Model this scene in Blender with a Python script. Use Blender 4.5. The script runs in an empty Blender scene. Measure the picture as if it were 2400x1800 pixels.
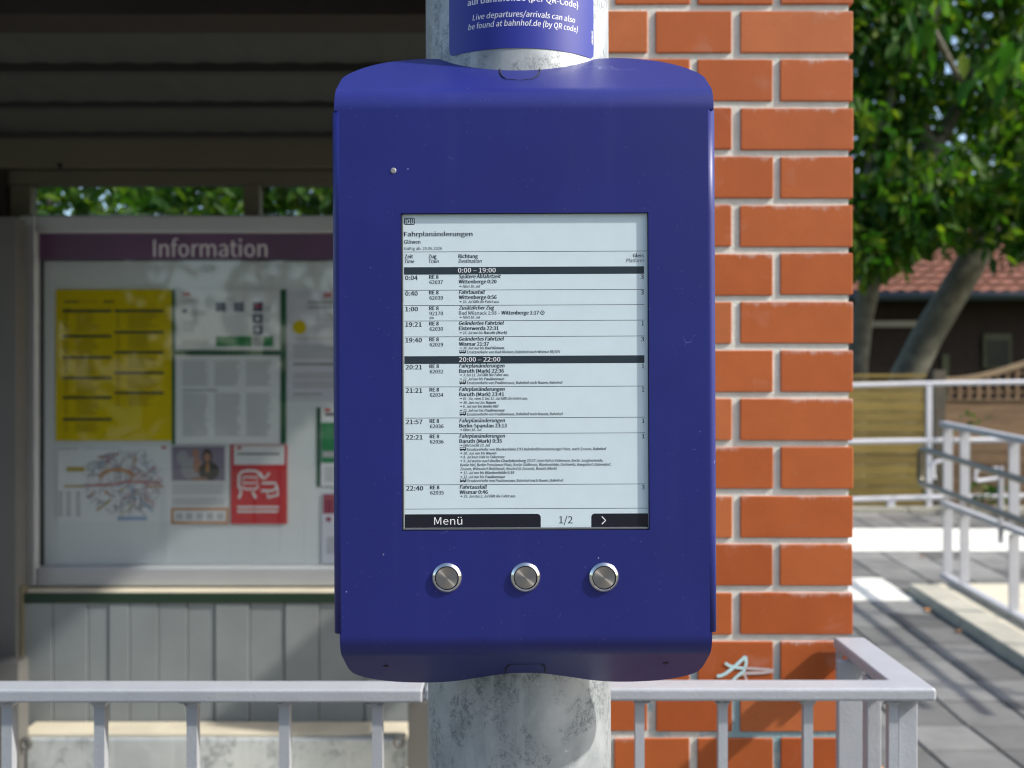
import bpy, bmesh, math, random
import numpy as np
from mathutils import Vector, Matrix

random.seed(7)
rng = np.random.default_rng(11)
R = math.radians
scene = bpy.context.scene
COL = scene.collection
EYE = 1.5

# ------------------------------------------------------------------ camera
cam_d = bpy.data.cameras.new('camera')
cam = bpy.data.objects.new('camera', cam_d)
COL.objects.link(cam)
cam.location = (0, 0, EYE)
cam.rotation_euler = (R(90), 0, 0)
cam_d.sensor_width = 36
cam_d.lens = 36
cam_d.clip_start = 0.05
cam_d.clip_end = 2000
cam_d.dof.use_dof = True
cam_d.dof.focus_distance = 0.852
cam_d.dof.aperture_fstop = 7.0
scene.camera = cam

# ------------------------------------------------------------------ light
SUN = Vector((-0.75, 0.22, -0.645)).normalized()      # direction the light travels
world = bpy.data.worlds.new('World')
scene.world = world
world.use_nodes = True
wn = world.node_tree
wn.nodes.clear()
sky = wn.nodes.new('ShaderNodeTexSky')
sky.sky_type = 'NISHITA'
sky.sun_disc = False
sky.sun_elevation = math.asin(-SUN.z)
sky.sun_rotation = math.atan2(-SUN.x, -SUN.y)
sky.air_density = 1.0
sky.dust_density = 2.0
sky.ozone_density = 1.0
bg = wn.nodes.new('ShaderNodeBackground')
bg.inputs['Strength'].default_value = 0.15
wo = wn.nodes.new('ShaderNodeOutputWorld')
wn.links.new(sky.outputs[0], bg.inputs['Color'])
wn.links.new(bg.outputs[0], wo.inputs['Surface'])

sun_d = bpy.data.lights.new('sun', 'SUN')
sun_d.energy = 2.9
sun_d.angle = R(1.6)
sun_d.color = (1.0, 0.955, 0.89)
sun = bpy.data.objects.new('sun', sun_d)
COL.objects.link(sun)
sun.location = (6, -2, 8)
sun.rotation_euler = SUN.to_track_quat('-Z', 'Y').to_euler()

vs = scene.view_settings
vs.view_transform = 'Standard'
vs.look = 'None'
vs.exposure = 0.86
vs.gamma = 1.0
vs.use_curve_mapping = False
scene.cycles.use_denoising = True
scene.cycles.use_adaptive_sampling = False
scene.cycles.filter_width = 1.1
scene.cycles.max_bounces = 8
scene.cycles.transparent_max_bounces = 12
scene.cycles.sample_clamp_indirect = 6.0

# ------------------------------------------------------------------ helpers
def W(px, py, Y):
    """World point at distance Y along a sight line measured on the 2400 x 1800 photograph."""
    return Vector(((px - 1200) / 2400 * Y, Y, EYE + (900 - py) / 2400 * Y))

def WX(px, Y): return (px - 1200) / 2400 * Y
def WZ(py, Y): return EYE + (900 - py) / 2400 * Y

def srgb(r, g, b):
    f = lambda c: (c / 255 / 12.92) if c / 255 <= 0.04045 else ((c / 255 + 0.055) / 1.055) ** 2.4
    return (f(r), f(g), f(b))

def new_mat(name):
    m = bpy.data.materials.new(name)
    m.use_nodes = True
    nt = m.node_tree
    return m, nt, nt.nodes['Principled BSDF'], nt.nodes['Material Output']

def node(nt, t, **kw):
    n = nt.nodes.new(t)
    for k, v in kw.items():
        if k in n.inputs.keys() if hasattr(n.inputs, 'keys') else False:
            n.inputs[k].default_value = v
        else:
            setattr(n, k, v)
    return n

def noise(nt, vec, scale, detail=4, rough=0.55, dist=0.0):
    n = nt.nodes.new('ShaderNodeTexNoise')
    n.inputs['Scale'].default_value = scale
    n.inputs['Detail'].default_value = detail
    n.inputs['Roughness'].default_value = rough
    n.inputs['Distortion'].default_value = dist
    if vec is not None: nt.links.new(vec, n.inputs['Vector'])
    return n

def ramp(nt, fac, stops):
    r = nt.nodes.new('ShaderNodeValToRGB')
    el = r.color_ramp.elements
    while len(el) < len(stops): el.new(0.5)
    for e, (p, c) in zip(el, stops):
        e.position = p
        e.color = (c[0], c[1], c[2], 1) if hasattr(c, '__len__') else (c, c, c, 1)
    nt.links.new(fac, r.inputs['Fac'])
    return r

def mix(nt, fac, a, b, mode='MIX'):
    n = nt.nodes.new('ShaderNodeMix')
    n.data_type = 'RGBA'
    n.blend_type = mode
    for sock, v in (('Factor', fac),):
        if hasattr(v, 'is_output'): nt.links.new(v, n.inputs[0])
        else: n.inputs[0].default_value = v
    for idx, v in ((6, a), (7, b)):
        if hasattr(v, 'is_output'): nt.links.new(v, n.inputs[idx])
        else: n.inputs[idx].default_value = (*v, 1)
    return n.outputs[2]

def math_n(nt, op, a, b=None):
    n = nt.nodes.new('ShaderNodeMath')
    n.operation = op
    for i, v in enumerate((a, b)):
        if v is None: continue
        if hasattr(v, 'is_output'): nt.links.new(v, n.inputs[i])
        else: n.inputs[i].default_value = v
    return n.outputs[0]

def bump(nt, bsdf, h, strength, dist=0.001):
    b = nt.nodes.new('ShaderNodeBump')
    b.inputs['Strength'].default_value = strength
    b.inputs['Distance'].default_value = dist
    nt.links.new(h, b.inputs['Height'])
    nt.links.new(b.outputs[0], bsdf.inputs['Normal'])

def coords(nt, kind='Object'):
    return nt.nodes.new('ShaderNodeTexCoord').outputs[kind]

def geo_pos(nt):
    return nt.nodes.new('ShaderNodeNewGeometry').outputs['Position']

def mat(name, col, rough=0.6, metal=0.0, var=0.0, scale=8.0, bmp=0.0, bscale=200.0, spec=0.5, rand=0.0, bdist=0.001):
    m, nt, b, o = new_mat(name)
    b.inputs['Roughness'].default_value = rough
    b.inputs['Metallic'].default_value = metal
    b.inputs['Specular IOR Level'].default_value = spec
    p = geo_pos(nt)
    out = None
    if var > 0:
        n = noise(nt, p, scale, 5)
        lo = tuple(c * (1 - var) for c in col); hi = tuple(min(1, c * (1 + var)) for c in col)
        out = ramp(nt, n.outputs['Fac'], [(0.3, lo), (0.7, hi)]).outputs['Color']
    if rand > 0:
        oi = nt.nodes.new('ShaderNodeObjectInfo')
        v = math_n(nt, 'MULTIPLY_ADD', oi.outputs['Random'], 2 * rand)
        v.node.inputs[2].default_value = 1 - rand
        hsv = nt.nodes.new('ShaderNodeHueSaturation')
        nt.links.new(v, hsv.inputs['Value'])
        if out: nt.links.new(out, hsv.inputs['Color'])
        else: hsv.inputs['Color'].default_value = (*col, 1)
        out = hsv.outputs['Color']
    if out: nt.links.new(out, b.inputs['Base Color'])
    else: b.inputs['Base Color'].default_value = (*col, 1)
    if bmp > 0:
        n2 = noise(nt, p, bscale, 3)
        bump(nt, b, n2.outputs['Fac'], bmp, bdist)
    return m

class MB:
    """Collects boxes, tubes, ribbons and sheets; build() links them as one mesh object."""
    def __init__(s): s.v = []; s.f = []; s.m = []; s.sm = []
    def add(s, vs_, fs, mi=0, smooth=False):
        o = len(s.v)
        s.v += [tuple(v) for v in vs_]
        for f in fs:
            s.f.append(tuple(i + o for i in f)); s.m.append(mi); s.sm.append(smooth)
        return s
    def box(s, x0, x1, y0, y1, z0, z1, mi=0):
        v = [(x0, y0, z0), (x1, y0, z0), (x1, y1, z0), (x0, y1, z0), (x0, y0, z1), (x1, y0, z1), (x1, y1, z1), (x0, y1, z1)]
        return s.add(v, [(0, 3, 2, 1), (4, 5, 6, 7), (0, 1, 5, 4), (1, 2, 6, 5), (2, 3, 7, 6), (3, 0, 4, 7)], mi)
    def tube(s, pts, r, n=10, mi=0, caps=True):
        pts = [Vector(p) for p in pts]
        rs = r if hasattr(r, '__len__') else [r] * len(pts)
        vs_, fs = [], []
        up = None
        for i, p in enumerate(pts):
            a = pts[max(i - 1, 0)]; b = pts[min(i + 1, len(pts) - 1)]
            t = (b - a).normalized()
            if up is None:
                up = t.orthogonal().normalized()
            up = (up - t * up.dot(t)).normalized()
            w = t.cross(up)
            for k in range(n):
                an = 2 * math.pi * k / n
                vs_.append(p + (up * math.cos(an) + w * math.sin(an)) * rs[i])
        for i in range(len(pts) - 1):
            for k in range(n):
                k2 = (k + 1) % n
                fs.append((i * n + k, i * n + k2, (i + 1) * n + k2, (i + 1) * n + k))
        s.add(vs_, fs, mi, True)
        if caps:
            o = len(s.v) - len(vs_)
            s.f.append(tuple(o + k for k in reversed(range(n)))); s.m.append(mi); s.sm.append(False)
            s.f.append(tuple(o + (len(pts) - 1) * n + k for k in range(n))); s.m.append(mi); s.sm.append(False)
        return s
    def lathe_y(s, c, prof, n=48, mi=0):
        """Profile of (radius, y) about an axis parallel to Y through c."""
        vs_, fs = [], []
        for (r, y) in prof:
            for k in range(n):
                a = 2 * math.pi * k / n
                vs_.append((c[0] + r * math.cos(a), c[1] + y, c[2] + r * math.sin(a)))
        for i in range(len(prof) - 1):
            for k in range(n):
                k2 = (k + 1) % n
                fs.append((i * n + k, i * n + k2, (i + 1) * n + k2, (i + 1) * n + k))
        return s.add(vs_, fs, mi, True)
    def ribbon(s, pts, w, y, mi=0):
        """Flat print: a polyline of (x, z) with width w on the plane y."""
        P = [Vector((p[0], p[1])) for p in pts]
        vs_, fs = [], []
        for i, p in enumerate(P):
            t = (P[min(i + 1, len(P) - 1)] - P[max(i - 1, 0)]).normalized()
            nrm = Vector((-t.y, t.x)) * w / 2
            for q in (p + nrm, p - nrm): vs_.append((q.x, y, q.y))
        for i in range(len(P) - 1): fs.append((2 * i, 2 * i + 1, 2 * i + 3, 2 * i + 2))
        return s.add(vs_, fs, mi)
    def rect(s, x0, x1, z0, z1, y, mi=0):
        return s.add([(x0, y, z0), (x1, y, z0), (x1, y, z1), (x0, y, z1)], [(0, 1, 2, 3)], mi)
    def poly(s, pts, y, mi=0):
        return s.add([(p[0], y, p[1]) for p in pts], [tuple(range(len(pts)))], mi)
    def build(s, name, mats, parent=None, bevel=0.0, seg=2, sharp=35, solid=0.0, soff=-1):
        me = bpy.data.meshes.new(name)
        org = origin_of(parent)
        me.from_pydata([(v[0] - org.x, v[1] - org.y, v[2] - org.z) for v in s.v], [], s.f)
        mats = mats if isinstance(mats, (list, tuple)) else [mats]
        for m in mats: me.materials.append(m)
        me.polygons.foreach_set('material_index', s.m)
        me.polygons.foreach_set('use_smooth', s.sm)
        me.update()
        if any(s.sm):
            me.set_sharp_from_angle(angle=R(sharp))
            me.polygons.foreach_set('use_smooth', s.sm)   # the call above makes every face smooth
            me.update()
        return link(name, me, parent, bevel, seg, solid, soff)

def origin_of(p):
    o = Vector((0, 0, 0))
    while p is not None:
        o += p.location; p = p.parent
    return o

def link(name, me, parent=None, bevel=0.0, seg=2, solid=0.0, soff=-1):
    o = bpy.data.objects.new(name, me)
    COL.objects.link(o)
    if parent is not None: o.parent = parent
    if solid:
        md = o.modifiers.new('thickness', 'SOLIDIFY'); md.thickness = solid; md.offset = soff
    if bevel:
        md = o.modifiers.new('edge', 'BEVEL'); md.width = bevel; md.segments = seg; md.limit_method = 'ANGLE'; md.angle_limit = R(40)
        md.harden_normals = False
    return o

def tag(o, label=None, cat=None, group=None, kind=None):
    if label: o['label'] = label
    if cat: o['category'] = cat
    if group: o['group'] = group
    if kind: o['kind'] = kind
    return o

def thing(name, label, cat, loc=(0, 0, 0), group=None):
    o = bpy.data.objects.new(name, None)
    o.empty_display_size = 0.1
    COL.objects.link(o)
    o.location = loc
    return tag(o, label, cat, group)

def box(name, m, x0, x1, y0, y1, z0, z1, parent=None, bevel=0.0, **k):
    return MB().box(x0, x1, y0, y1, z0, z1).build(name, m, parent, bevel, **k)

# ---- lettering: all font curves are collected, evaluated once and turned into plain mesh
FONT = None
try:                                   # Blender's own bundled sans serif; the built-in face is used where it is missing
    import os
    FONT = bpy.data.fonts.load(os.path.join(bpy.utils.system_resource('DATAFILES'), 'fonts', 'Noto Sans CJK Regular.woff2'))
except Exception:
    FONT = None
def cap_height():
    c = bpy.data.curves.new('lettering', 'FONT')
    if FONT is not None: c.font = FONT
    c.body = 'H'; c.size = 1.0
    ob = bpy.data.objects.new('lettering', c); COL.objects.link(ob)
    dg = bpy.context.evaluated_depsgraph_get(); dg.update()
    me = bpy.data.meshes.new_from_object(ob.evaluated_get(dg))
    h = max(v.co.y for v in me.vertices)
    bpy.data.objects.remove(ob); bpy.data.curves.remove(c); bpy.data.meshes.remove(me)
    return h
CAP = cap_height()
class Print:
    def __init__(s): s.items = []
    def add(s, text, x, base, width, cap, bold=0.0, italic=0.0, mi=0, align='L'):
        c = bpy.data.curves.new('lettering', 'FONT')
        if FONT is not None: c.font = FONT
        c.body = text
        c.size = 1.0
        c.resolution_u = 2
        c.shear = italic
        ob = bpy.data.objects.new('lettering', c)
        COL.objects.link(ob)
        s.items.append((ob, x, base, width, cap, mi, align, bold))
    def build(s, name, mats, parent, place, flip=False):
        dg = bpy.context.evaluated_depsgraph_get()
        dg.update()
        mb = MB()
        for ob, x, base, width, cap, mi, align, bold in s.items:
            me = bpy.data.meshes.new_from_object(ob.evaluated_get(dg))
            co = np.empty(len(me.vertices) * 3); me.vertices.foreach_get('co', co); co = co.reshape(-1, 3)
            sy = cap / CAP
            x0, x1 = co[:, 0].min(), co[:, 0].max()
            sx = width / (x1 - x0) if width else sy
            xs = (co[:, 0] - x0) * sx + x
            if align == 'R': xs -= (x1 - x0) * sx
            elif align == 'C': xs -= (x1 - x0) * sx / 2
            zs = base + co[:, 1] * sy
            polys = [tuple(p.vertices) for p in me.polygons]
            w = max(0.0, bold) * 1.0 * cap
            for k, (dx, dz) in enumerate(((0, 0),) if w < 0.01 * cap else ((-w, 0), (w, 0))):
                mb.add([place(a + dx, b + dz, k) for a, b in zip(xs, zs)], polys, mi)
            c = ob.data
            bpy.data.objects.remove(ob); bpy.data.curves.remove(c); bpy.data.meshes.remove(me)
        return mb.build(name, mats, parent)

# ------------------------------------------------------------------ materials
def blue_paint():
    m, nt, b, o = new_mat('blue_powder_coat')
    p = coords(nt)
    base = (0.0108, 0.0158, 0.160)
    n1 = noise(nt, p, 9, 3)
    c = ramp(nt, n1.outputs['Fac'], [(0.3, tuple(x * 0.92 for x in base)), (0.7, tuple(x * 1.08 for x in base))]).outputs['Color']
    # dust specks and short scuffs
    vo = nt.nodes.new('ShaderNodeTexVoronoi'); vo.inputs['Scale'].default_value = 95
    mp = nt.nodes.new('ShaderNodeMapping'); mp.inputs['Scale'].default_value = (1, 1, 0.7)
    nt.links.new(p, mp.inputs[0]); nt.links.new(mp.outputs[0], vo.inputs['Vector'])
    near = math_n(nt, 'LESS_THAN', vo.outputs['Distance'], 0.042)
    sep = nt.nodes.new('ShaderNodeSeparateColor'); nt.links.new(vo.outputs['Color'], sep.inputs[0])
    few = math_n(nt, 'GREATER_THAN', sep.outputs[0], 0.66)
    sp = math_n(nt, 'MULTIPLY', near, few)
    vo2 = nt.nodes.new('ShaderNodeTexVoronoi'); vo2.inputs['Scale'].default_value = 260
    nt.links.new(p, vo2.inputs['Vector'])
    near2 = math_n(nt, 'LESS_THAN', vo2.outputs['Distance'], 0.10)
    sep2 = nt.nodes.new('ShaderNodeSeparateColor'); nt.links.new(vo2.outputs['Color'], sep2.inputs[0])
    few2 = math_n(nt, 'GREATER_THAN', sep2.outputs[0], 0.80)
    sp2 = math_n(nt, 'MULTIPLY', math_n(nt, 'MULTIPLY', near2, few2), 0.35)
    c = mix(nt, math_n(nt, 'MULTIPLY', sp, 0.7), c, (0.62, 0.64, 0.72))
    c = mix(nt, sp2, c, (0.4, 0.42, 0.6))
    vo3 = nt.nodes.new('ShaderNodeTexVoronoi'); vo3.feature = 'DISTANCE_TO_EDGE'; vo3.inputs['Scale'].default_value = 34
    wob = mix(nt, 0.03, p, noise(nt, p, 30, 2).outputs['Color'])
    nt.links.new(wob, vo3.inputs['Vector'])
    hair = math_n(nt, 'LESS_THAN', vo3.outputs['Distance'], 0.010)
    msk = ramp(nt, noise(nt, p, 24, 3, 0.6).outputs['Fac'], [(0.66, 0.0), (0.71, 1.0)]).outputs['Color']
    c = mix(nt, math_n(nt, 'MULTIPLY', math_n(nt, 'MULTIPLY', hair, msk), 0.28), c, (0.35, 0.37, 0.6))
    mps = nt.nodes.new('ShaderNodeMapping'); mps.inputs['Scale'].default_value = (45, 45, 3)
    nt.links.new(p, mps.inputs[0])
    drip = ramp(nt, noise(nt, mps.outputs[0], 1.0, 4, 0.6).outputs['Fac'], [(0.55, 0.0), (0.75, 1.0)]).outputs['Color']
    c = mix(nt, math_n(nt, 'MULTIPLY', drip, 0.012), c, (0.35, 0.36, 0.45))
    nt.links.new(c, b.inputs['Base Color'])
    b.inputs['Roughness'].default_value = 0.44
    b.inputs['Specular IOR Level'].default_value = 0.5
    n2 = noise(nt, p, 900, 2)
    bump(nt, b, n2.outputs['Fac'], 0.06, 0.0004)
    return m

def galvanised(name, dark=1.0, scale=1.0):
    m, nt, b, o = new_mat(name)
    p = coords(nt)
    mp = nt.nodes.new('ShaderNodeMapping'); mp.inputs['Scale'].default_value = (1, 1, 0.85)
    nt.links.new(p, mp.inputs[0]); q = mp.outputs[0]
    big = noise(nt, q, 11 * scale, 4, 0.6, 0.6)
    fine = noise(nt, q, 95 * scale, 8, 0.72, 0.8)
    crisp = noise(nt, q, 210 * scale, 6, 0.8, 1.2)
    base = ramp(nt, big.outputs['Fac'], [(0.30, tuple(dark * x for x in (0.26, 0.285, 0.295))), (0.5, tuple(dark * x for x in (0.41, 0.44, 0.445))), (0.70, tuple(dark * x for x in (0.58, 0.60, 0.60)))]).outputs['Color']
    patch = ramp(nt, noise(nt, q, 17 * scale, 5, 0.65, 1.0).outputs['Fac'], [(0.44, 0.0), (0.50, 1.0)]).outputs['Color']
    grain = ramp(nt, fine.outputs['Fac'], [(0.44, 0.0), (0.54, 1.0)]).outputs['Color']
    g2 = ramp(nt, crisp.outputs['Fac'], [(0.46, 0.0), (0.53, 1.0)]).outputs['Color']
    mm = math_n(nt, 'MULTIPLY', math_n(nt, 'MULTIPLY', patch, grain), g2)
    c = mix(nt, math_n(nt, 'MULTIPLY', mm, 0.62), base, tuple(dark * x for x in (0.10, 0.12, 0.13)))
    hi = ramp(nt, noise(nt, q, 90 * scale, 6, 0.75, 2.0).outputs['Fac'], [(0.6, 0.0), (0.72, 1.0)]).outputs['Color']
    c = mix(nt, math_n(nt, 'MULTIPLY', hi, 0.6), c, (0.75, 0.77, 0.77))
    # thin streaks running down the pipe and a little rust
    mp2 = nt.nodes.new('ShaderNodeMapping'); mp2.inputs['Scale'].default_value = (60, 60, 2.5)
    nt.links.new(p, mp2.inputs[0])
    st = ramp(nt, noise(nt, mp2.outputs[0], 1.0, 3).outputs['Fac'], [(0.56, 0.0), (0.7, 1.0)]).outputs['Color']
    c = mix(nt, math_n(nt, 'MULTIPLY', st, 0.28), c, (0.72, 0.74, 0.74))
    ru = ramp(nt, noise(nt, q, 26 * scale, 5, 0.7, 1.5).outputs['Fac'], [(0.71, 0.0), (0.76, 1.0)]).outputs['Color']
    c = mix(nt, math_n(nt, 'MULTIPLY', ru, 0.5), c, (0.22, 0.15, 0.08))
    nt.links.new(c, b.inputs['Base Color'])
    b.inputs['Metallic'].default_value = 0.35
    rr = ramp(nt, fine.outputs['Fac'], [(0.3, 0.42), (0.7, 0.62)]).outputs['Color']
    nt.links.new(rr, b.inputs['Roughness'])
    bump(nt, b, crisp.outputs['Fac'], 0.18, 0.0006)
    return m

def brick_mat():
    m, nt, b, o = new_mat('glazed_red_brick')
    p = geo_pos(nt)
    oi = nt.nodes.new('ShaderNodeObjectInfo')
    c0 = ramp(nt, oi.outputs['Random'], [(0.0, (0.37, 0.078, 0.015)), (0.35, (0.455, 0.112, 0.026)), (0.7, (0.41, 0.092, 0.018)), (1.0, (0.49, 0.140, 0.042))]).outputs['Color']
    n1 = noise(nt, p, 14, 5, 0.6)
    c = mix(nt, 0.35, c0, ramp(nt, n1.outputs['Fac'], [(0.3, 0.40), (0.7, 0.62)]).outputs['Color'], 'OVERLAY')
    n3 = noise(nt, p, 420, 3)
    c = mix(nt, 0.12, c, n3.outputs['Fac'], 'OVERLAY')
    # lime bloom hanging from the top arris of some bricks
    g = nt.nodes.new('ShaderNodeSeparateXYZ'); nt.links.new(coords(nt, 'Generated'), g.inputs[0])
    mp = nt.nodes.new('ShaderNodeMapping'); mp.inputs['Scale'].default_value = (90, 20, 14)
    nt.links.new(p, mp.inputs[0])
    dr = noise(nt, mp.outputs[0], 1.0, 4, 0.6)
    h = math_n(nt, 'MULTIPLY_ADD', dr.outputs['Fac'], 0.42); h.node.inputs[2].default_value = 0.70
    fl = ramp(nt, math_n(nt, 'SUBTRACT', g.outputs[2], h), [(0.0, 0.0), (0.09, 1.0)]).outputs['Color']
    some = ramp(nt, noise(nt, p, 6, 2).outputs['Fac'], [(0.46, 0.0), (0.60, 1.0)]).outputs['Color']
    c = mix(nt, math_n(nt, 'MULTIPLY', math_n(nt, 'MULTIPLY', fl, some), 0.5), c, (0.62, 0.50, 0.45))
    sm = ramp(nt, noise(nt, p, 19, 4, 0.6, 0.5).outputs['Fac'], [(0.60, 0.0), (0.75, 1.0)]).outputs['Color']
    c = mix(nt, math_n(nt, 'MULTIPLY', sm, 0.18), c, (0.55, 0.36, 0.30))
    nt.links.new(c, b.inputs['Base Color'])
    b.inputs['Roughness'].default_value = 0.55
    b.inputs['Specular IOR Level'].default_value = 0.35
    bump(nt, b, noise(nt, p, 320, 4).outputs['Fac'], 0.14, 0.0012)
    return m

def mortar_mat():
    m, nt, b, o = new_mat('pale_mortar')
    p = geo_pos(nt)
    c = ramp(nt, noise(nt, p, 30, 6, 0.65).outputs['Fac'], [(0.3, (0.64, 0.61, 0.52)), (0.7, (0.79, 0.77, 0.69))]).outputs['Color']
    sx = nt.nodes.new('ShaderNodeSeparateXYZ'); nt.links.new(p, sx.inputs[0])
    low = ramp(nt, sx.outputs[2], [(0.0, 1.0), (1.0, 0.0)])
    mr = nt.nodes.new('ShaderNodeMapRange'); mr.inputs['From Min'].default_value = 1.03; mr.inputs['From Max'].default_value = 1.10
    mr.inputs['To Min'].default_value = 1.0; mr.inputs['To Max'].default_value = 0.0
    nt.links.new(sx.outputs[2], mr.inputs['Value'])
    pt = ramp(nt, noise(nt, p, 16, 3).outputs['Fac'], [(0.47, 0.0), (0.55, 1.0)]).outputs['Color']
    c = mix(nt, math_n(nt, 'MULTIPLY', math_n(nt, 'MULTIPLY', mr.outputs[0], pt), 0.75), c, (0.16, 0.36, 0.42))
    nt.nodes.remove(low)
    nt.links.new(c, b.inputs['Base Color'])
    b.inputs['Roughness'].default_value = 0.95
    bump(nt, b, noise(nt, p, 160, 6, 0.7).outputs['Fac'], 0.6, 0.003)
    return m

def rail_paint():
    m, nt, b, o = new_mat('grey_rail_paint')
    p = geo_pos(nt)
    c = ramp(nt, noise(nt, p, 25, 4).outputs['Fac'], [(0.3, (0.375, 0.395, 0.425)), (0.7, (0.410, 0.430, 0.460))]).outputs['Color']
    nt.links.new(c, b.inputs['Base Color'])
    b.inputs['Roughness'].default_value = 0.38
    bump(nt, b, noise(nt, p, 230, 3, 0.6).outputs['Fac'], 0.30, 0.0016)
    return m

def leaf_mat(name, cols, trans=0.4):
    m, nt, b, o = new_mat(name)
    g = nt.nodes.new('ShaderNodeNewGeometry')
    c = ramp(nt, g.outputs['Random Per Island'], [(i / (len(cols) - 1), x) for i, x in enumerate(cols)]).outputs['Color']
    nt.links.new(c, b.inputs['Base Color'])
    b.inputs['Roughness'].default_value = 0.55
    b.inputs['Specular IOR Level'].default_value = 0.28
    t = nt.nodes.new('ShaderNodeBsdfTranslucent')
    bright = mix(nt, 1.0, c, (1.5, 1.7, 0.6), 'MULTIPLY')
    nt.links.new(bright, t.inputs['Color'])
    ms = nt.nodes.new('ShaderNodeMixShader')
    ms.inputs[0].default_value = trans
    nt.links.new(b.outputs[0], ms.inputs[1]); nt.links.new(t.outputs[0], ms.inputs[2])
    nt.links.new(ms.outputs[0], o.inputs['Surface'])
    return m

def glass_mat(name, refl_rough=0.03, tint=(0.93, 0.95, 0.95)):
    m, nt, b, o = new_mat(name)
    tr = nt.nodes.new('ShaderNodeBsdfTransparent'); tr.inputs[0].default_value = (*tint, 1)
    gl = nt.nodes.new('ShaderNodeBsdfGlossy'); gl.inputs['Roughness'].default_value = refl_rough
    lw = nt.nodes.new('ShaderNodeLayerWeight'); lw.inputs[0].default_value = 0.5
    pw = math_n(nt, 'POWER', lw.outputs['Facing'], 5.0)
    fr = math_n(nt, 'MULTIPLY_ADD', pw, 0.96).node; fr.inputs[2].default_value = 0.05
    ms = nt.nodes.new('ShaderNodeMixShader')
    nt.links.new(fr.outputs[0], ms.inputs[0]); nt.links.new(tr.outputs[0], ms.inputs[1]); nt.links.new(gl.outputs[0], ms.inputs[2])
    nt.links.new(ms.outputs[0], o.inputs['Surface'])
    return m

def brushed_cap():
    m, nt, b, o = new_mat('turned_stainless_cap')
    b.inputs['Base Color'].default_value = (0.46, 0.43, 0.405, 1)
    b.inputs['Metallic'].default_value = 1.0
    b.inputs['Roughness'].default_value = 0.34
    b.inputs['Anisotropic'].default_value = 0.9
    t = nt.nodes.new('ShaderNodeTangent'); t.direction_type = 'RADIAL'; t.axis = 'Y'
    nt.links.new(t.outputs[0], b.inputs['Tangent'])
    return m

def slab_mat(name, col, rand, rib=False):
    m, nt, b, o = new_mat(name)
    p = geo_pos(nt)
    oi = nt.nodes.new('ShaderNodeObjectInfo')
    n = noise(nt, p, 5, 6, 0.65)
    c = ramp(nt, n.outputs['Fac'], [(0.3, tuple(x * 0.80 for x in col)), (0.7, tuple(x * 1.15 for x in col))]).outputs['Color']
    hsv = nt.nodes.new('ShaderNodeHueSaturation')
    v = math_n(nt, 'MULTIPLY_ADD', oi.outputs['Random'], 2 * rand); v.node.inputs[2].default_value = 1 - rand
    nt.links.new(v, hsv.inputs['Value']); nt.links.new(c, hsv.inputs['Color'])
    c = mix(nt, 0.25, hsv.outputs['Color'], noise(nt, p, 240, 3).outputs['Fac'], 'OVERLAY')
    nt.links.new(c, b.inputs['Base Color'])
    b.inputs['Roughness'].default_value = 0.9
    bump(nt, b, noise(nt, p, 120, 4).outputs['Fac'], 0.3, 0.003)
    return m

def wood_mat(name, col, dark):
    m, nt, b, o = new_mat(name)
    p = geo_pos(nt)
    oi = nt.nodes.new('ShaderNodeObjectInfo')
    mp = nt.nodes.new('ShaderNodeMapping'); mp.inputs['Scale'].default_value = (2, 8, 22)
    nt.links.new(p, mp.inputs[0])
    n = noise(nt, mp.outputs[0], 1.5, 6, 0.6, 0.6)
    c = ramp(nt, n.outputs['Fac'], [(0.3, dark), (0.65, col)]).outputs['Color']
    hsv = nt.nodes.new('ShaderNodeHueSaturation')
    v = math_n(nt, 'MULTIPLY_ADD', oi.outputs['Random'], 0.4); v.node.inputs[2].default_value = 0.8
    nt.links.new(v, hsv.inputs['Value']); nt.links.new(c, hsv.inputs['Color'])
    nt.links.new(hsv.outputs[0], b.inputs['Base Color'])
    b.inputs['Roughness'].default_value = 0.85
    bump(nt, b, n.outputs['Fac'], 0.3, 0.004)
    return m

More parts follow.
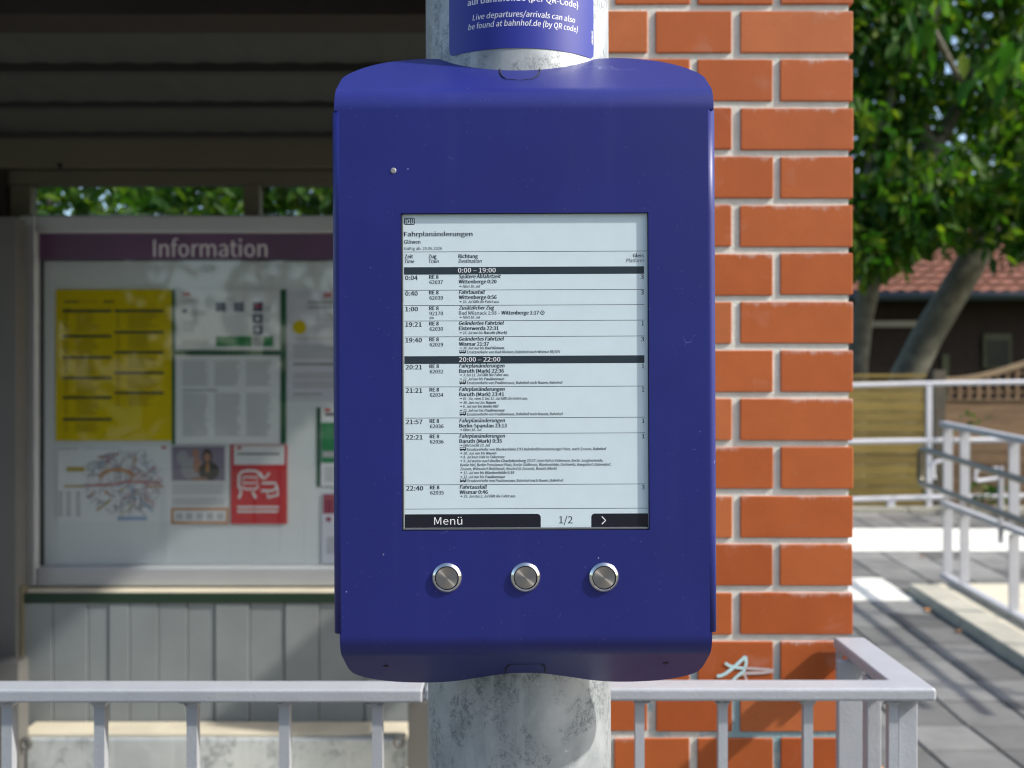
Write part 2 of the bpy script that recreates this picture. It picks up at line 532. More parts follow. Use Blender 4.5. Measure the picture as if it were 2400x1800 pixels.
M = {
    'blue': blue_paint(),
    'blue_sticker': mat('blue_vinyl', (0.020, 0.030, 0.27), 0.42, var=0.04, scale=12),
    'white_print': mat('white_print', (0.80, 0.81, 0.82), 0.6),
    'galv': galvanised('galvanised_pipe'),
    'galv_beam': galvanised('galvanised_beam', 1.35, 0.15),
    'brick': brick_mat(), 'mortar': mortar_mat(),
    'rail': rail_paint(),
    'paper_screen': mat('electronic_paper', (0.65, 0.765, 0.80), 0.4, var=0.02, scale=60),
    'ink': mat('screen_ink', (0.016, 0.024, 0.032), 0.35),
    'ink_bar': mat('screen_bar', (0.028, 0.042, 0.055), 0.3),
    'ink_menu': mat('screen_menu_bar', (0.012, 0.013, 0.022), 0.22),
    'bezel': mat('recess_shade_black', (0.012, 0.012, 0.014), 0.5),
    'bezel_lip': mat('grey_screen_edge', (0.16, 0.17, 0.18), 0.35, 0.3),
    'steel': mat('polished_stainless', (0.66, 0.65, 0.62), 0.16, 1.0),
    'steel_rail': mat('stainless_tube', (0.21, 0.19, 0.15), 0.30, 1.0, var=0.05),
    'cap': brushed_cap(),
    'dark': mat('dark_gap', (0.008, 0.008, 0.01), 0.7),
    'sensor': mat('grey_sensor', (0.26, 0.26, 0.26), 0.4),
    'alu': mat('aluminium_frame', (0.43, 0.445, 0.46), 0.38, 0.25, var=0.04, scale=4),
    'purple': mat('violet_header', (0.105, 0.050, 0.110), 0.35, var=0.25, scale=3),
    'header_text': mat('header_lettering', (0.62, 0.58, 0.62), 0.5),
    'board': mat('board_backing', (0.74, 0.755, 0.77), 0.55, var=0.03, scale=3),
    'recess': mat('board_recess', (0.045, 0.055, 0.055), 0.6),
    'green': mat('green_strip', (0.025, 0.115, 0.055), 0.5, var=0.1),
    'green_bar': mat('green_sill', (0.012, 0.034, 0.016), 0.5, var=0.15),
    'yellow': mat('yellow_poster', (0.70, 0.52, 0.0), 0.6, spec=0.2, var=0.03),
    'yellow_dark': mat('yellow_poster_print', (0.42, 0.30, 0.01), 0.6, spec=0.2),
    'sheet': mat('white_poster', (0.78, 0.785, 0.81), 0.6, spec=0.2),
    'lavender': mat('lavender_poster', (0.66, 0.65, 0.74), 0.6, spec=0.2),
    'p_black': mat('print_black', (0.04, 0.035, 0.02), 0.6),
    'p_grey': mat('print_grey', (0.34, 0.34, 0.36), 0.6),
    'p_light': mat('print_light_grey', (0.46, 0.46, 0.48), 0.6),
    'p_blue': mat('print_blue', (0.065, 0.06, 0.15), 0.6),
    'p_green': mat('print_green', (0.035, 0.24, 0.09), 0.6, spec=0.2),
    'p_green2': mat('print_dark_green', (0.02, 0.15, 0.07), 0.6, spec=0.2),
    'p_red': mat('print_red', (0.56, 0.018, 0.022), 0.55, spec=0.2),
    'p_pink': mat('print_pale_red', (0.52, 0.13, 0.12), 0.55),
    'p_maroon': mat('print_maroon', (0.28, 0.018, 0.06), 0.55),
    'p_orange': mat('print_orange', (0.52, 0.22, 0.06), 0.55),
    'p_skin': mat('print_skin', (0.40, 0.19, 0.12), 0.6),
    'p_mauve': mat('print_mauve', (0.24, 0.20, 0.27), 0.6),
    'p_lblue': mat('print_pale_blue', (0.30, 0.42, 0.58), 0.6),
    'p_white': mat('print_white', (0.72, 0.72, 0.73), 0.6, spec=0.2),
    'glass': glass_mat('clear_glass'),
    'wall_panel': mat('grey_wall_panel', (0.215, 0.24, 0.245), 0.6, var=0.10, scale=5, bmp=0.05, bscale=60),
    'post_dark': mat('dark_grey_steel', (0.115, 0.113, 0.105), 0.55, var=0.08, scale=4),
    'cream': mat('cream_timber', (0.58, 0.53, 0.41), 0.7, var=0.12, scale=6),
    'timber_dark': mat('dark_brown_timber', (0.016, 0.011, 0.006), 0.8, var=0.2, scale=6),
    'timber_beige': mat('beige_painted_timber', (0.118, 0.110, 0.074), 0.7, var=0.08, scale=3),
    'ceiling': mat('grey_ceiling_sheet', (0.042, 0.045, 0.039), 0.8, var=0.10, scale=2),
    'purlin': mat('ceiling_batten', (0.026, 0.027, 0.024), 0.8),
    'roofing': mat('roof_felt', (0.05, 0.05, 0.05), 0.9),
    'slab': slab_mat('grey_concrete_slab', (0.168, 0.166, 0.156), 0.42),
    'slab_white': slab_mat('white_tactile_slab', (0.80, 0.78, 0.70), 0.04),
    'kerb': slab_mat('kerb_concrete', (0.40, 0.38, 0.31), 0.08),
    'concrete': slab_mat('pale_concrete', (0.60, 0.55, 0.42), 0.02),
    'joint': mat('sandy_joint', (0.050, 0.048, 0.040), 0.95, var=0.3, scale=20),
    'platform': mat('platform_paving', (0.15, 0.148, 0.138), 0.9, var=0.15, scale=3, bmp=0.2, bscale=100),
    'earth': mat('earth', (0.10, 0.09, 0.06), 0.95, var=0.4, scale=1.5),
    'grass_ground': mat('rough_grass', (0.05, 0.085, 0.02), 0.95, var=0.5, scale=4, bmp=0.8, bscale=40, bdist=0.03),
    'fence_wood': wood_mat('green_tinged_fence_wood', (0.27, 0.195, 0.050), (0.17, 0.120, 0.026)),
    'fence_brown': wood_mat('brown_fence_wood', (0.23, 0.145, 0.075), (0.12, 0.07, 0.035)),
    'fence_top': wood_mat('tan_fence_wood', (0.34, 0.245, 0.14), (0.22, 0.15, 0.08)),
    'fence_post': mat('weathered_post', (0.10, 0.085, 0.06), 0.9, var=0.2),
    'ramp_paint': mat('ramp_rail_paint', (0.46, 0.47, 0.50), 0.4, var=0.05),
    'far_rail': mat('far_rail_paint', (0.62, 0.62, 0.65), 0.4, var=0.04),
    'bark': mat('bark', (0.125, 0.118, 0.088), 0.95, var=0.35, scale=7, bmp=0.7, bscale=45, bdist=0.02),
    'house_wall': mat('dark_brick_wall', (0.024, 0.012, 0.008), 0.9, var=0.4, scale=9),
    'roof_tile': mat('red_roof_tile', (0.25, 0.100, 0.060), 0.8, var=0.30, scale=6),
    'gutter': mat('zinc_gutter', (0.07, 0.075, 0.085), 0.5),
    'house_beam': mat('pale_lintel', (0.40, 0.34, 0.29), 0.8),
    'window_frame': mat('green_window_frame', (0.07, 0.075, 0.035), 0.7),
    'window_dark': mat('dark_window_pane', (0.01, 0.014, 0.016), 0.15),
    'graffiti': mat('pale_cyan_paint', (0.52, 0.74, 0.74), 0.6, var=0.1, scale=40),
    'graffiti2': mat('faded_cyan_paint', (0.55, 0.45, 0.44), 0.6, var=0.1, scale=40),
    'leaf_dark': leaf_mat('walnut_leaf', [(0.013, 0.052, 0.007), (0.025, 0.090, 0.009), (0.042, 0.118, 0.010), (0.075, 0.155, 0.015), (0.14, 0.185, 0.016)], 0.45),
    'leaf_bright': leaf_mat('shrub_leaf', [(0.010, 0.040, 0.006), (0.026, 0.080, 0.009), (0.055, 0.125, 0.012), (0.13, 0.20, 0.02)], 0.45),
    'leaf_dry': mat('dry_leaf', (0.42, 0.20, 0.07), 0.8, rand=0.3),
}

# ------------------------------------------------------------------ ground, ramp, paving
def ground_z(y):
    return 0.0 if y < 4.5 else (0.05 * (y - 4.5) if y < 10.0 else 0.275)

mb = MB()
mb.add([(-150, -150, -0.06), (150, -150, -0.06), (150, 600, -0.06), (-150, 600, -0.06)], [(0, 1, 2, 3)])
tag(mb.build('ground', M['grass_ground']), kind='structure')

pav = thing('pavement', None, None, (0, 0, 0)); tag(pav, kind='structure')
# bedding under the loose slabs, and plain paving where no single slab can be told apart
mb = MB()
ys = [-30, 4.5, 10.0, 10.15]
for x0, x1 in ((-14, 2.6), (2.6, 2.86), (2.86, 9)):
    vs_ = []; fs = []
    top = -0.012
    for i, y in enumerate(ys):
        vs_ += [(x0, y, ground_z(y) + top), (x1, y, ground_z(y) + top), (x0, y, -0.05), (x1, y, -0.05)]
    for i in range(len(ys) - 1):
        a = 4 * i; fs.append((a, a + 1, a + 5, a + 4))
    a = 4 * (len(ys) - 1); fs.append((a, a + 1, a + 3, a + 2))
    mb.add(vs_, fs)
mb.build('bedding', M['joint'], pav)
mb = MB()
mb.add([(-14, -30, 0.0), (1.0, -30, 0.0), (1.0, 3.55, 0.0), (-14, 3.55, 0.0)], [(0, 1, 2, 3)])
mb.add([(1.0, -30, 0.0), (9, -30, 0.0), (9, 3.0, 0.0), (1.0, 3.0, 0.0)], [(0, 1, 2, 3)])
mb.build('platform_surface', M['platform'], pav)

def beveled_box_mesh(name, sx, sy, sz, m, bw):
    bm = bmesh.new()
    bmesh.ops.create_cube(bm, size=1.0)
    bmesh.ops.scale(bm, vec=(sx, sy, sz), verts=bm.verts)
    if bw: bmesh.ops.bevel(bm, geom=bm.edges[:], offset=bw, segments=1, affect='EDGES')
    me = bpy.data.meshes.new(name); bm.to_mesh(me); bm.free()
    me.materials.append(m)
    return me

slab_me = beveled_box_mesh('paving_slab', 0.289, 0.289, 0.05, M['slab'], 0.004)
white_me = beveled_box_mesh('tactile_slab', 0.297, 0.297, 0.05, M['slab_white'], 0.002)
slope = math.atan(0.05)
iy0 = 12
for iy in range(10, 33):
    yc = 0.15 + 0.30 * iy
    if yc > 9.75: break
    for ix in range(3, 15):
        xc = 2.6 - 0.15 - 0.30 * (8 - ix) if ix <= 8 else 2.6 + 0.15 + 0.30 * (ix - 9)
        if xc < 0.30 * yc - 0.25 or xc > 0.5 * yc + 0.45: continue
        if xc > 2.6 and yc < 6.95: continue
        white = (yc > 6.55 and yc < 7.25 and xc < 2.6) or (yc > 8.05 and yc < 9.15)
        o = bpy.data.objects.new('tactile_slab' if white else 'paving_slab', white_me if white else slab_me)
        COL.objects.link(o); o.parent = pav
        o.location = (xc + random.uniform(-.001, .001), yc, ground_z(yc) - 0.025 + random.uniform(-0.0015, 0.0015) + (0.004 if white else 0))
        o.rotation_euler = (slope if yc > 4.5 else 0, random.uniform(-.002, .002), 0)

kerb = thing('kerb', None, None, (0, 0, 0)); tag(kerb, kind='structure')
for i in range(5):
    y1 = 6.80 - i * 0.80; y0 = y1 - 0.79
    mb = MB()
    vs_ = []
    for y in (y0, y1):
        g = ground_z(y)
        vs_ += [(2.615, y, g - 0.05), (2.83, y, g - 0.05), (2.83, y, g + 0.06), (2.635, y, g + 0.06)]
    mb.add(vs_, [(3, 2, 1, 0), (4, 5, 6, 7), (0, 1, 5, 4), (1, 2, 6, 5), (2, 3, 7, 6), (3, 0, 4, 7)])
    mb.build('kerb_stone', M['kerb'], kerb, 0.008)
for i in range(6):
    x0 = 3.0 + i * 0.8
    box('kerb_stone', M['kerb'], x0, x0 + 0.79, 9.80, 9.98, 0.2, ground_z(9.9) + 0.045, kerb, 0.008)

mb = MB()
vs_ = []
for y in (2.8, 4.5, 6.9):
    g = ground_z(y) + 0.035
    vs_ += [(2.834, y, g), (9.0, y, g), (2.834, y, g - 0.12), (9.0, y, g - 0.12)]
fs = []
for i in range(2):
    a = 4 * i; fs += [(a, a + 1, a + 5, a + 4), (a + 2, a, a + 4, a + 6)]
fs.append((8, 9, 11, 10))
mb.add(vs_, fs)
tag(mb.build('concrete_path', M['concrete']), kind='structure')

# fallen leaves along the kerb
lf = MB()
lf.add([(-0.03, -0.012, 0), (0, -0.02, 0.006), (0.035, 0, 0.002), (0, 0.02, 0.008), (-0.03, 0.01, 0.004)], [(0, 1, 2, 3, 4)])
first = None
for i, (x, y) in enumerate([(2.585, 5.05), (2.56, 4.92), (2.59, 4.78), (2.55, 4.70), (2.58, 6.35), (2.5, 8.0), (3.15, 7.85), (2.57, 5.9), (1.42, 3.98)]):
    if first is None:
        first = lf.build('fallen_leaf', M['leaf_dry']); o = first
    else:
        o = first.copy(); COL.objects.link(o)
    o.location = (x, y, ground_z(y) + 0.006)
    o.rotation_euler = (random.uniform(-.2, .2), random.uniform(-.2, .2), random.uniform(0, 6.28))
    s_ = random.uniform(0.8, 1.3); o.scale = (s_, s_, s_)
    tag(o, 'dry orange leaf fallen on the grey paving', 'leaf', 'fallen leaves on the paving')

# ------------------------------------------------------------------ brick pillar
PY = 1.58
px_r = WX(1999, PY); px_l = px_r - 0.4905
pillar = thing('brick_pillar', 'red brick pillar with pale joints behind the blue timetable display', 'pillar', ((px_l + px_r) / 2, PY + 0.18, 0))
zt0 = WZ(25.5, PY)           # top of a course that starts with the long brick
pitch = 0.07485; bh = 0.0640
k0 = int(zt0 / pitch)
MB().box(px_l + 0.006, px_r - 0.006, PY + 0.0032, PY + 0.359, 0, 2.458).build('mortar_core', M['mortar'], pillar)
meshes = {}
def brick(w, d, xc, yc, zc):
    key = (round(w, 4), round(d, 4))
    if key not in meshes:
        meshes[key] = [beveled_box_mesh('brick', w, d, bh, M['brick'], 0.0011) for _ in range(1)]
    o = bpy.data.objects.new('brick', random.choice(meshes[key]))
    COL.objects.link(o); o.parent = pillar
    o.location = Vector((xc + random.uniform(-.0006, .0006), yc + random.uniform(-.0009, .0006), zc + random.uniform(-.0006, .0006))) - pillar.location
    o.rotation_euler = (random.uniform(-.004, .004), random.uniform(-.0035, .0035), random.uniform(-.004, .004))
c = 0
zt = zt0 + 5 * pitch; idx = -5
while zt - bh > 0.01:
    if zt < 2.458:
        zc = zt - bh / 2
        if idx % 2 == 0:
            ws = [0.1735, 0.1170, 0.1735]; d = 0.115
        else:
            ws = [0.1115, 0.1160, 0.1160, 0.1110]; d = 0.2405
        js = (0.4905 - sum(ws)) / (len(ws) - 1)
        x = px_r
        for n, w in enumerate(ws):
            edge = n in (0, len(ws) - 1)
            dd = d if edge else 0.115
            brick(w, dd, x - w / 2, PY + dd / 2, zc)
            x -= w + js
        rest = 0.365 - d - 0.012
        for xc_ in (px_r - 0.0555, px_l + 0.0555):
            brick(0.111, rest, xc_, PY + d + 0.012 + rest / 2, zc)
    zt -= pitch; idx += 1
# graffiti tag
g = MB()
def GP(*p): return [(WX(a, PY), WZ(b, PY)) for a, b in p]
gy = PY - 0.0014
g.ribbon(GP((1680, 1584), (1690, 1583), (1702, 1577), (1720, 1563), (1736, 1548), (1747, 1538)), 0.0050, gy, 0)
g.ribbon(GP((1747, 1538), (1749, 1552), (1746, 1566), (1740, 1580)), 0.0046, gy - 0.00005, 0)
g.ribbon(GP((1699, 1553), (1710, 1560), (1727, 1564), (1748, 1566)), 0.0044, gy - 0.0001, 0)
g.ribbon(GP((1745, 1565), (1775, 1567), (1800, 1568), (1813, 1571)), 0.0040, gy - 0.00015, 1)
g.ribbon(GP((1813, 1572), (1785, 1576), (1752, 1577), (1734, 1580)), 0.0048, gy - 0.0002, 1)
g.ribbon(GP((1716, 1596), (1724, 1587), (1740, 1574)), 0.0046, gy - 0.00025, 0)
g.ribbon(GP((1742, 1578), (1748, 1588), (1751, 1598)), 0.0034, gy - 0.0003, 1)
go = g.build('graffiti', [M['graffiti'], M['graffiti2']], pillar)
go['label'] = 'pale cyan scribbled star tag'

# ------------------------------------------------------------------ waiting shelter
SY = 3.20
sh = thing('waiting_shelter', 'dim open waiting shelter with dark ceiling, beige beam and grey panels', 'shelter', (-1.4, 2.5, 0))
box('roof', M['roofing'], -3.6, 0.63, 1.56, 3.42, 2.46, 2.58, sh)
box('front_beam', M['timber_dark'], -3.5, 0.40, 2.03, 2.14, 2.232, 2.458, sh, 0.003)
pur = [2.16, 2.485, 2.805, 3.125]
for i in range(3):
    mb = MB()
    y0, y1 = pur[i] + 0.017, pur[i + 1] - 0.017
    zb = 2.272 - 0.004 * i
    n = 39; x0, x1 = -3.5, 0.40
    vs_, fs = [], []
    for k in range(n * 4 + 1):
        x = x0 + (x1 - x0) * k / (n * 4)
        dz = (0, 0, 0.0025, 0.0025)[k % 4]
        vs_ += [(x, y0, zb + dz), (x, y1, zb + dz)]
    for k in range(n * 4): fs.append((2 * k, 2 * k + 1, 2 * k + 3, 2 * k + 2))
    mb.add(vs_, fs)
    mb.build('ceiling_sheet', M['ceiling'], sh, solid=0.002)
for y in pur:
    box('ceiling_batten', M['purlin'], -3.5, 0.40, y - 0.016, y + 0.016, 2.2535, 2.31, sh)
zb0, zb1 = WZ(398, SY), WZ(308, SY)
box('rear_beam', M['timber_beige'], -3.5, 0.5, SY - 0.03, SY + 0.06, zb0, zb1, sh, 0.003)
box('window_head', M['timber_beige'], -3.5, 0.5, SY, SY + 0.05, WZ(432, SY + .0), zb0 - 0.002, sh, 0.002)
MB().lathe_y(W(140, 388, SY - 0.031), [(0.0, -0.004), (0.008, -0.003), (0.009, 0.0)], 12).build('bolt_head', M['dark'], sh)
win = MB()
zw0 = 1.72
for (a, b_) in ((22, 70), (570, 607)):
    box('window_post', M['timber_beige'], WX(a, SY), WX(b_, SY), SY + 0.002, SY + 0.05, zw0, WZ(432, SY) - 0.001, sh, 0.002)
box('window_post', M['timber_dark'], WX(-90, SY), WX(18, SY), SY - 0.02, SY + 0.05, 0.9, WZ(400, SY) - 0.002, sh)
box('window_post', M['timber_beige'], WX(1120, SY), WX(1150, SY), SY + 0.002, SY + 0.05, zw0, WZ(432, SY) - 0.001, sh, 0.002)
for (a, b_) in ((70, 570), (607, 1120)):
    box('window_pane', M['glass'], WX(a, SY) + 0.002, WX(b_, SY) - 0.002, SY + 0.022, SY + 0.026, zw0, WZ(432, SY) - 0.001, sh)
box('rear_wall', M['wall_panel'], -3.5, 0.5, SY + 0.005, SY + 0.06, 0.0, zw0 - 0.001, sh)
edges = [-260, 40, 125, 207, 256, 305, 372, 440, 505, 585, 668, 748, 856, 965, 1080, 1200]
for a, b_ in zip(edges[:-1], edges[1:]):
    t = random.uniform(0.0, 0.005)
    box('wall_panel', M['wall_panel'], WX(a, 3.045) + 0.0013, WX(b_, 3.045) - 0.0013, 3.044 - t, 3.085, 0.36, 0.850, sh, 0.0015)
box('ledge', M['cream'], -1.56, 0.4, 3.052, 3.199, 0.862, 0.880, sh, 0.002)
box('ledge_front', M['green_bar'], -1.56, 0.4, 3.035, 3.051, 0.851, 0.879, sh, 0.002)
box('steel_post', M['post_dark'], -1.95, WX(38, 3.0), 3.0, 3.06, 0.0, WZ(507, 3.0), sh, 0.003)
box('post_edge', M['timber_beige'], WX(38, 3.02) + 0.001, WX(50, 3.02), 3.02, 3.06, 0.0, WZ(1375, 3.02), sh)
box('side_wall', M['wall_panel'], 0.40, 0.44, 2.62, 3.19, 1.22, 1.615, sh)  # unseen panel, added and sized to cast the slanted shade on the wall
mb = MB(); mb.box(-3.6, 0.52, 2.2, 3.42, 0.004, 0.30)
mb.build('floor_step', M['cream'], sh)

# ------------------------------------------------------------------ bench
bench = thing('bench', 'low bench of galvanised beam and cream board between dark end plates', 'bench', (-0.9, 2.98, 0))
box('seat_board', M['cream'], WX(52, 2.95), WX(955, 2.95), 2.93, 3.035, 0.478, 0.500, bench, 0.003)
mb = MB()
xa, xb = WX(58, 2.9), WX(950, 2.9)
mb.box(xa, xb, 2.905, 2.925, 0.392, 0.494)
mb.build('beam', M['galv_beam'], bench, 0.006)
box('end_plate', M['post_dark'], -1.75, WX(48, 2.88), 2.87, 2.93, 0.0, 0.72, bench, 0.003)
box('end_plate', M['post_dark'], WX(958, 2.85), WX(1040, 2.85), 2.83, 2.90, 0.0, WZ(1640, 2.85), bench, 0.003)
for (px_, py_, Y) in ((62, 1742, 2.88), (935, 1738, 2.84)):
    c_ = W(px_, py_, Y)
    pts = [c_ + Vector((0.012 * math.cos(a), 0, 0.014 * math.sin(a))) for a in np.linspace(0, 2 * math.pi, 17)]
    MB().tube(pts, 0.0055, 8, caps=False).build('lug', M['post_dark'], bench)

# ------------------------------------------------------------------ information board
BY = 3.12
ib = thing('information_board', 'silver framed notice case headed Information on the shelter wall', 'notice board', (WX(495, BY), BY + 0.06, 0))
BD = BY - 0.009            # depth of the face being laid out
def bx(px): return WX(px, BD)
def bz(py): return WZ(py, BD)
box('frame', M['alu'], bx(45), bx(84), BY - 0.01, BY + 0.022, bz(1375), bz(504), ib, 0.006)
box('frame', M['alu'], bx(906), bx(945), BY - 0.01, BY + 0.022, bz(1375), bz(504), ib, 0.006)
box('frame', M['alu'], bx(84) + 0.0005, bx(906) - 0.0005, BY - 0.008, BY + 0.075, bz(545), bz(504), ib, 0.006)
box('frame', M['alu'], bx(84) + 0.0005, bx(906) - 0.0005, BY - 0.008, BY + 0.075, bz(1375), bz(1330), ib, 0.006)
BD = BY + 0.012
box('header', M['purple'], bx(84), bx(906), BY + 0.012, BY + 0.030, bz(607), bz(546), ib)
box('recess_back', M['recess'], bx(50), bx(940), BY + 0.055, BY + 0.075, bz(1329.5), bz(545.5), ib)
BD = BY + 0.040
box('backing', M['board'], bx(104), bx(890), BY + 0.040, BY + 0.0545, bz(1323), bz(612), ib)
BD = BY + 0.020
box('glass', M['glass'], bx(87), bx(903), BY + 0.020, BY + 0.023, bz(1329), bz(608), ib)
BD = BY + 0.012
pr = Print()
pr.add('Information', bx(360), bz(602), bx(626) - bx(360), bz(562) - bz(602), 0.018)
pr.build('header_lettering', M['header_text'], ib, lambda x, z, k=0: (x, BY + 0.0115 - 0.0001 * k, z))
BD = BY + 0.0385
for (a, b_, c_, d_) in ((402, 411, 1042, 678), (657, 671, 1040, 678), (411.5, 656.5, 833, 821), (742, 752, 1140, 955)):
    box('green_strip', M['green'], bx(a), bx(b_), BY + 0.0385, BY + 0.0399, bz(c_), bz(d_), ib)

PYB = BY + 0.036
BD = PYB
def poster(name, label, cat, quad, m, prints, mats, group='notices in the information case'):
    """quad = (x0, y0, x1, y1) in photo pixels; prints = function(mb, y) that adds flat print."""
    x0, y0, x1, y1 = quad
    th = thing(name, label, cat, (bx((x0 + x1) / 2), PYB, bz(y1)), group)
    box('sheet', m, bx(x0), bx(x1), PYB, PYB + 0.0015, bz(y1), bz(y0), th)
    mb = MB()
    prints(mb, PYB - 0.0003)
    mb.build('print', mats, th)
    return th
def rr(mb, y, x0, y0, x1, y1, mi): mb.rect(bx(x0), bx(x1), bz(y1), bz(y0), y, mi)
def lines(mb, y, x0, y0, x1, y1, n, mi, ragged=0.25):
    h = (y1 - y0) / n
    for i in range(n):
        e = x1 - (x1 - x0) * random.uniform(0, ragged)
        rr(mb, y, x0, y0 + i * h, e, y0 + i * h + h * 0.5, mi)

def p_yellow(mb, y):
    rr(mb, y, 150, 705, 185, 709, 1); rr(mb, y, 188, 705, 230, 708, 2); rr(mb, y, 242, 705, 268, 709, 1)
    L = [728, 787, 837, 885, 931, 982]; Rr = [728, 778, 825, 873, 920]
    for q in L: rr(mb, y, 147, q - 2.5, 262, q + 4, 0)
    for q in Rr: rr(mb, y, 268, q - 2.5, 384, q + 4, 0)
    for q, e in zip(L, L[1:] + [1020]):
        lines(mb, y, 150, q + 8, 160, e - 6, 7, 2, 0.1); lines(mb, y, 178, q + 8, 235, e - 6, 7, 2, 0.4)
    for q, e in zip(Rr, Rr[1:] + [960]):
        lines(mb, y, 272, q + 8, 282, e - 6, 7, 2, 0.1); lines(mb, y, 300, q + 8, 372, e - 6, 7, 2, 0.4)
poster('timetable_poster', 'large yellow departures poster in the information case', 'poster', (130, 678, 402, 1033), M['yellow'], p_yellow,
       [M['p_black'], M['p_black'], M['yellow_dark']])

def p_white_a(mb, y):
    rr(mb, y, 428, 685, 446, 694, 4)
    lines(mb, y, 428, 702, 472, 718, 3, 1); rr(mb, y, 427, 723, 439, 734, 2)
    lines(mb, y, 446, 728, 488, 742, 3, 1); lines(mb, y, 428, 752, 460, 780, 5, 1); lines(mb, y, 428, 798, 490, 812, 2, 1)
    for (a, b_) in ((505, 708), (548, 708), (592, 708), (592, 736), (592, 762)):
        rr(mb, y, a, b_, a + 24, b_ + 22, 2)
    for b_ in (742, 768): rr(mb, y - 0.0003, 599, b_, 609, b_ + 10, 5)
    rr(mb, y - 0.0003, 594, 714, 614, 722, 6)
    lines(mb, y, 506, 700, 570, 705, 1, 1); lines(mb, y, 620, 718, 636, 732, 2, 1); lines(mb, y, 620, 748, 634, 758, 2, 1)
    rr(mb, y, 506, 788, 590, 812, 3); rr(mb, y, 593, 788, 614, 812, 1); rr(mb, y, 617, 788, 640, 812, 3)
poster('notice_sheet', 'white sheet with blue pictograms and a green band beside the yellow poster', 'notice', (411, 680, 656, 820), M['sheet'], p_white_a,
       [M['p_black'], M['p_light'], M['p_blue'], M['p_green'], M['p_pink'], M['p_white'], M['p_maroon']])

def p_white_b(mb, y):
    for a in (428, 503, 577):
        lines(mb, y, a, 846, a + 62, 906, 12, 0, 0.2)
        lines(mb, y, a, 922, a + 62, 1024, 20, 0, 0.2)
    rr(mb, y, 428, 912, 510, 917, 0)
poster('notice_sheet', 'white sheet of three grey text columns under the pictogram notice', 'notice', (411, 833, 656, 1041), M['sheet'], p_white_b, [M['p_light']])

def p_lav(mb, y):
    rr(mb, y, 759, 685, 778, 697, 2)
    lines(mb, y, 722, 706, 800, 729, 2, 1); lines(mb, y, 715, 738, 800, 754, 2, 0)
    c_ = (702, 767)
    mb.poly([(bx(c_[0] + 16 * math.cos(t)), bz(c_[1] - 16 * math.sin(t))) for t in np.linspace(0, 2 * math.pi, 28)[:-1]], y, 3)
    for (a, b_, n) in ((790, 800, 2), (808, 842, 6), (874, 890, 3), (895, 912, 3)): lines(mb, y, 687, a, 800, b_, n, 0, 0.12)
    rr(mb, y, 687, 850, 800, 857, 1); rr(mb, y, 687, 920, 755, 927, 0)
poster('notice_sheet', 'lavender sheet with a yellow round badge next to the blue display', 'notice', (672, 680, 885, 936), M['lavender'], p_lav,
       [M['p_light'], M['p_grey'], M['p_pink'], M['yellow']])

def p_green_leaf(mb, y):
    rr(mb, y, 753, 990, 830, 1085, 0)
    rr(mb, y - 0.0003, 756, 1058, 790, 1072, 3)
    rr(mb, y, 760, 958, 775, 964, 1)
    lines(mb, y, 762, 968, 825, 980, 1, 2); lines(mb, y, 760, 1095, 825, 1132, 6, 3)
poster('leaflet', 'white leaflet with a dark green block half hidden by the blue display', 'leaflet', (752, 955, 832, 1138), M['sheet'], p_green_leaf,
       [M['p_green'], M['p_red'], M['p_black'], M['p_light']])

def p_map(mb, y):
    lines(mb, y, 137, 1050, 190, 1055, 1, 1); rr(mb, y, 378, 1046, 390, 1052, 2); lines(mb, y, 200, 1049, 290, 1052, 1, 4)
    rs = random.Random(5)
    # route network
    for i in range(90):
        a = rs.uniform(0, 6.28); r_ = 75 * math.sqrt(rs.random())
        cx = 290 + r_ * 1.15 * math.cos(a); cy = 1128 + r_ * math.sin(a)
        b_ = rs.choice([0, 0.785, 1.57, 2.36])
        L = rs.uniform(6, 24)
        p0 = (bx(max(150, cx - L * math.cos(b_))), bz(cy - L * math.sin(b_) * 0.8)); p1 = (bx(min(385, cx + L * math.cos(b_))), bz(cy + L * math.sin(b_) * 0.8))
        mb.ribbon([p0, p1], rs.uniform(0.002, 0.006), y - 0.00002 * i, rs.choice([0, 0, 3, 3, 0, 2, 6, 4, 5]))
    for i in range(620):
        a = rs.uniform(0, 6.28); r_ = 78 * math.sqrt(rs.random())
        cx = 285 + r_ * 1.2 * math.cos(a); cy = 1128 + r_ * math.sin(a)
        if 138 < cx < 390 and 1058 < cy < 1216: rr(mb, y - 0.0019 + 0.000001 * i, cx, cy, cx + rs.uniform(2, 7), cy + rs.uniform(1, 2.5), rs.choice([0, 0, 1, 3]))
    ring = [(bx(275 + 40 * math.cos(t)), bz(1122 - 22 * math.sin(t))) for t in np.linspace(0.2, 3.0, 16)]
    mb.ribbon(ring, 0.010, y - 0.0022, 6)
    mb.ribbon([(bx(200), bz(1138)), (bx(260), bz(1136)), (bx(300), bz(1128)), (bx(378), bz(1132))], 0.006, y - 0.0023, 2)
    rr(mb, y - 0.0024, 157, 1094, 199, 1105, 5)
    rr(mb, y, 150, 1137, 200, 1142, 5)
    for a in (136, 155, 178): lines(mb, y, a, 1152, a + 12, 1212, 12, 1, 0.2)
    rr(mb, y, 275, 1210, 345, 1220, 4)
poster('map_poster', 'pale route network map with a yellow tag, below the yellow poster', 'map', (133, 1043, 400, 1223), M['sheet'], p_map,
       [M['p_light'], M['p_grey'], M['p_pink'], M['p_mauve'], M['p_lblue'], M['yellow_dark'], M['p_orange']])

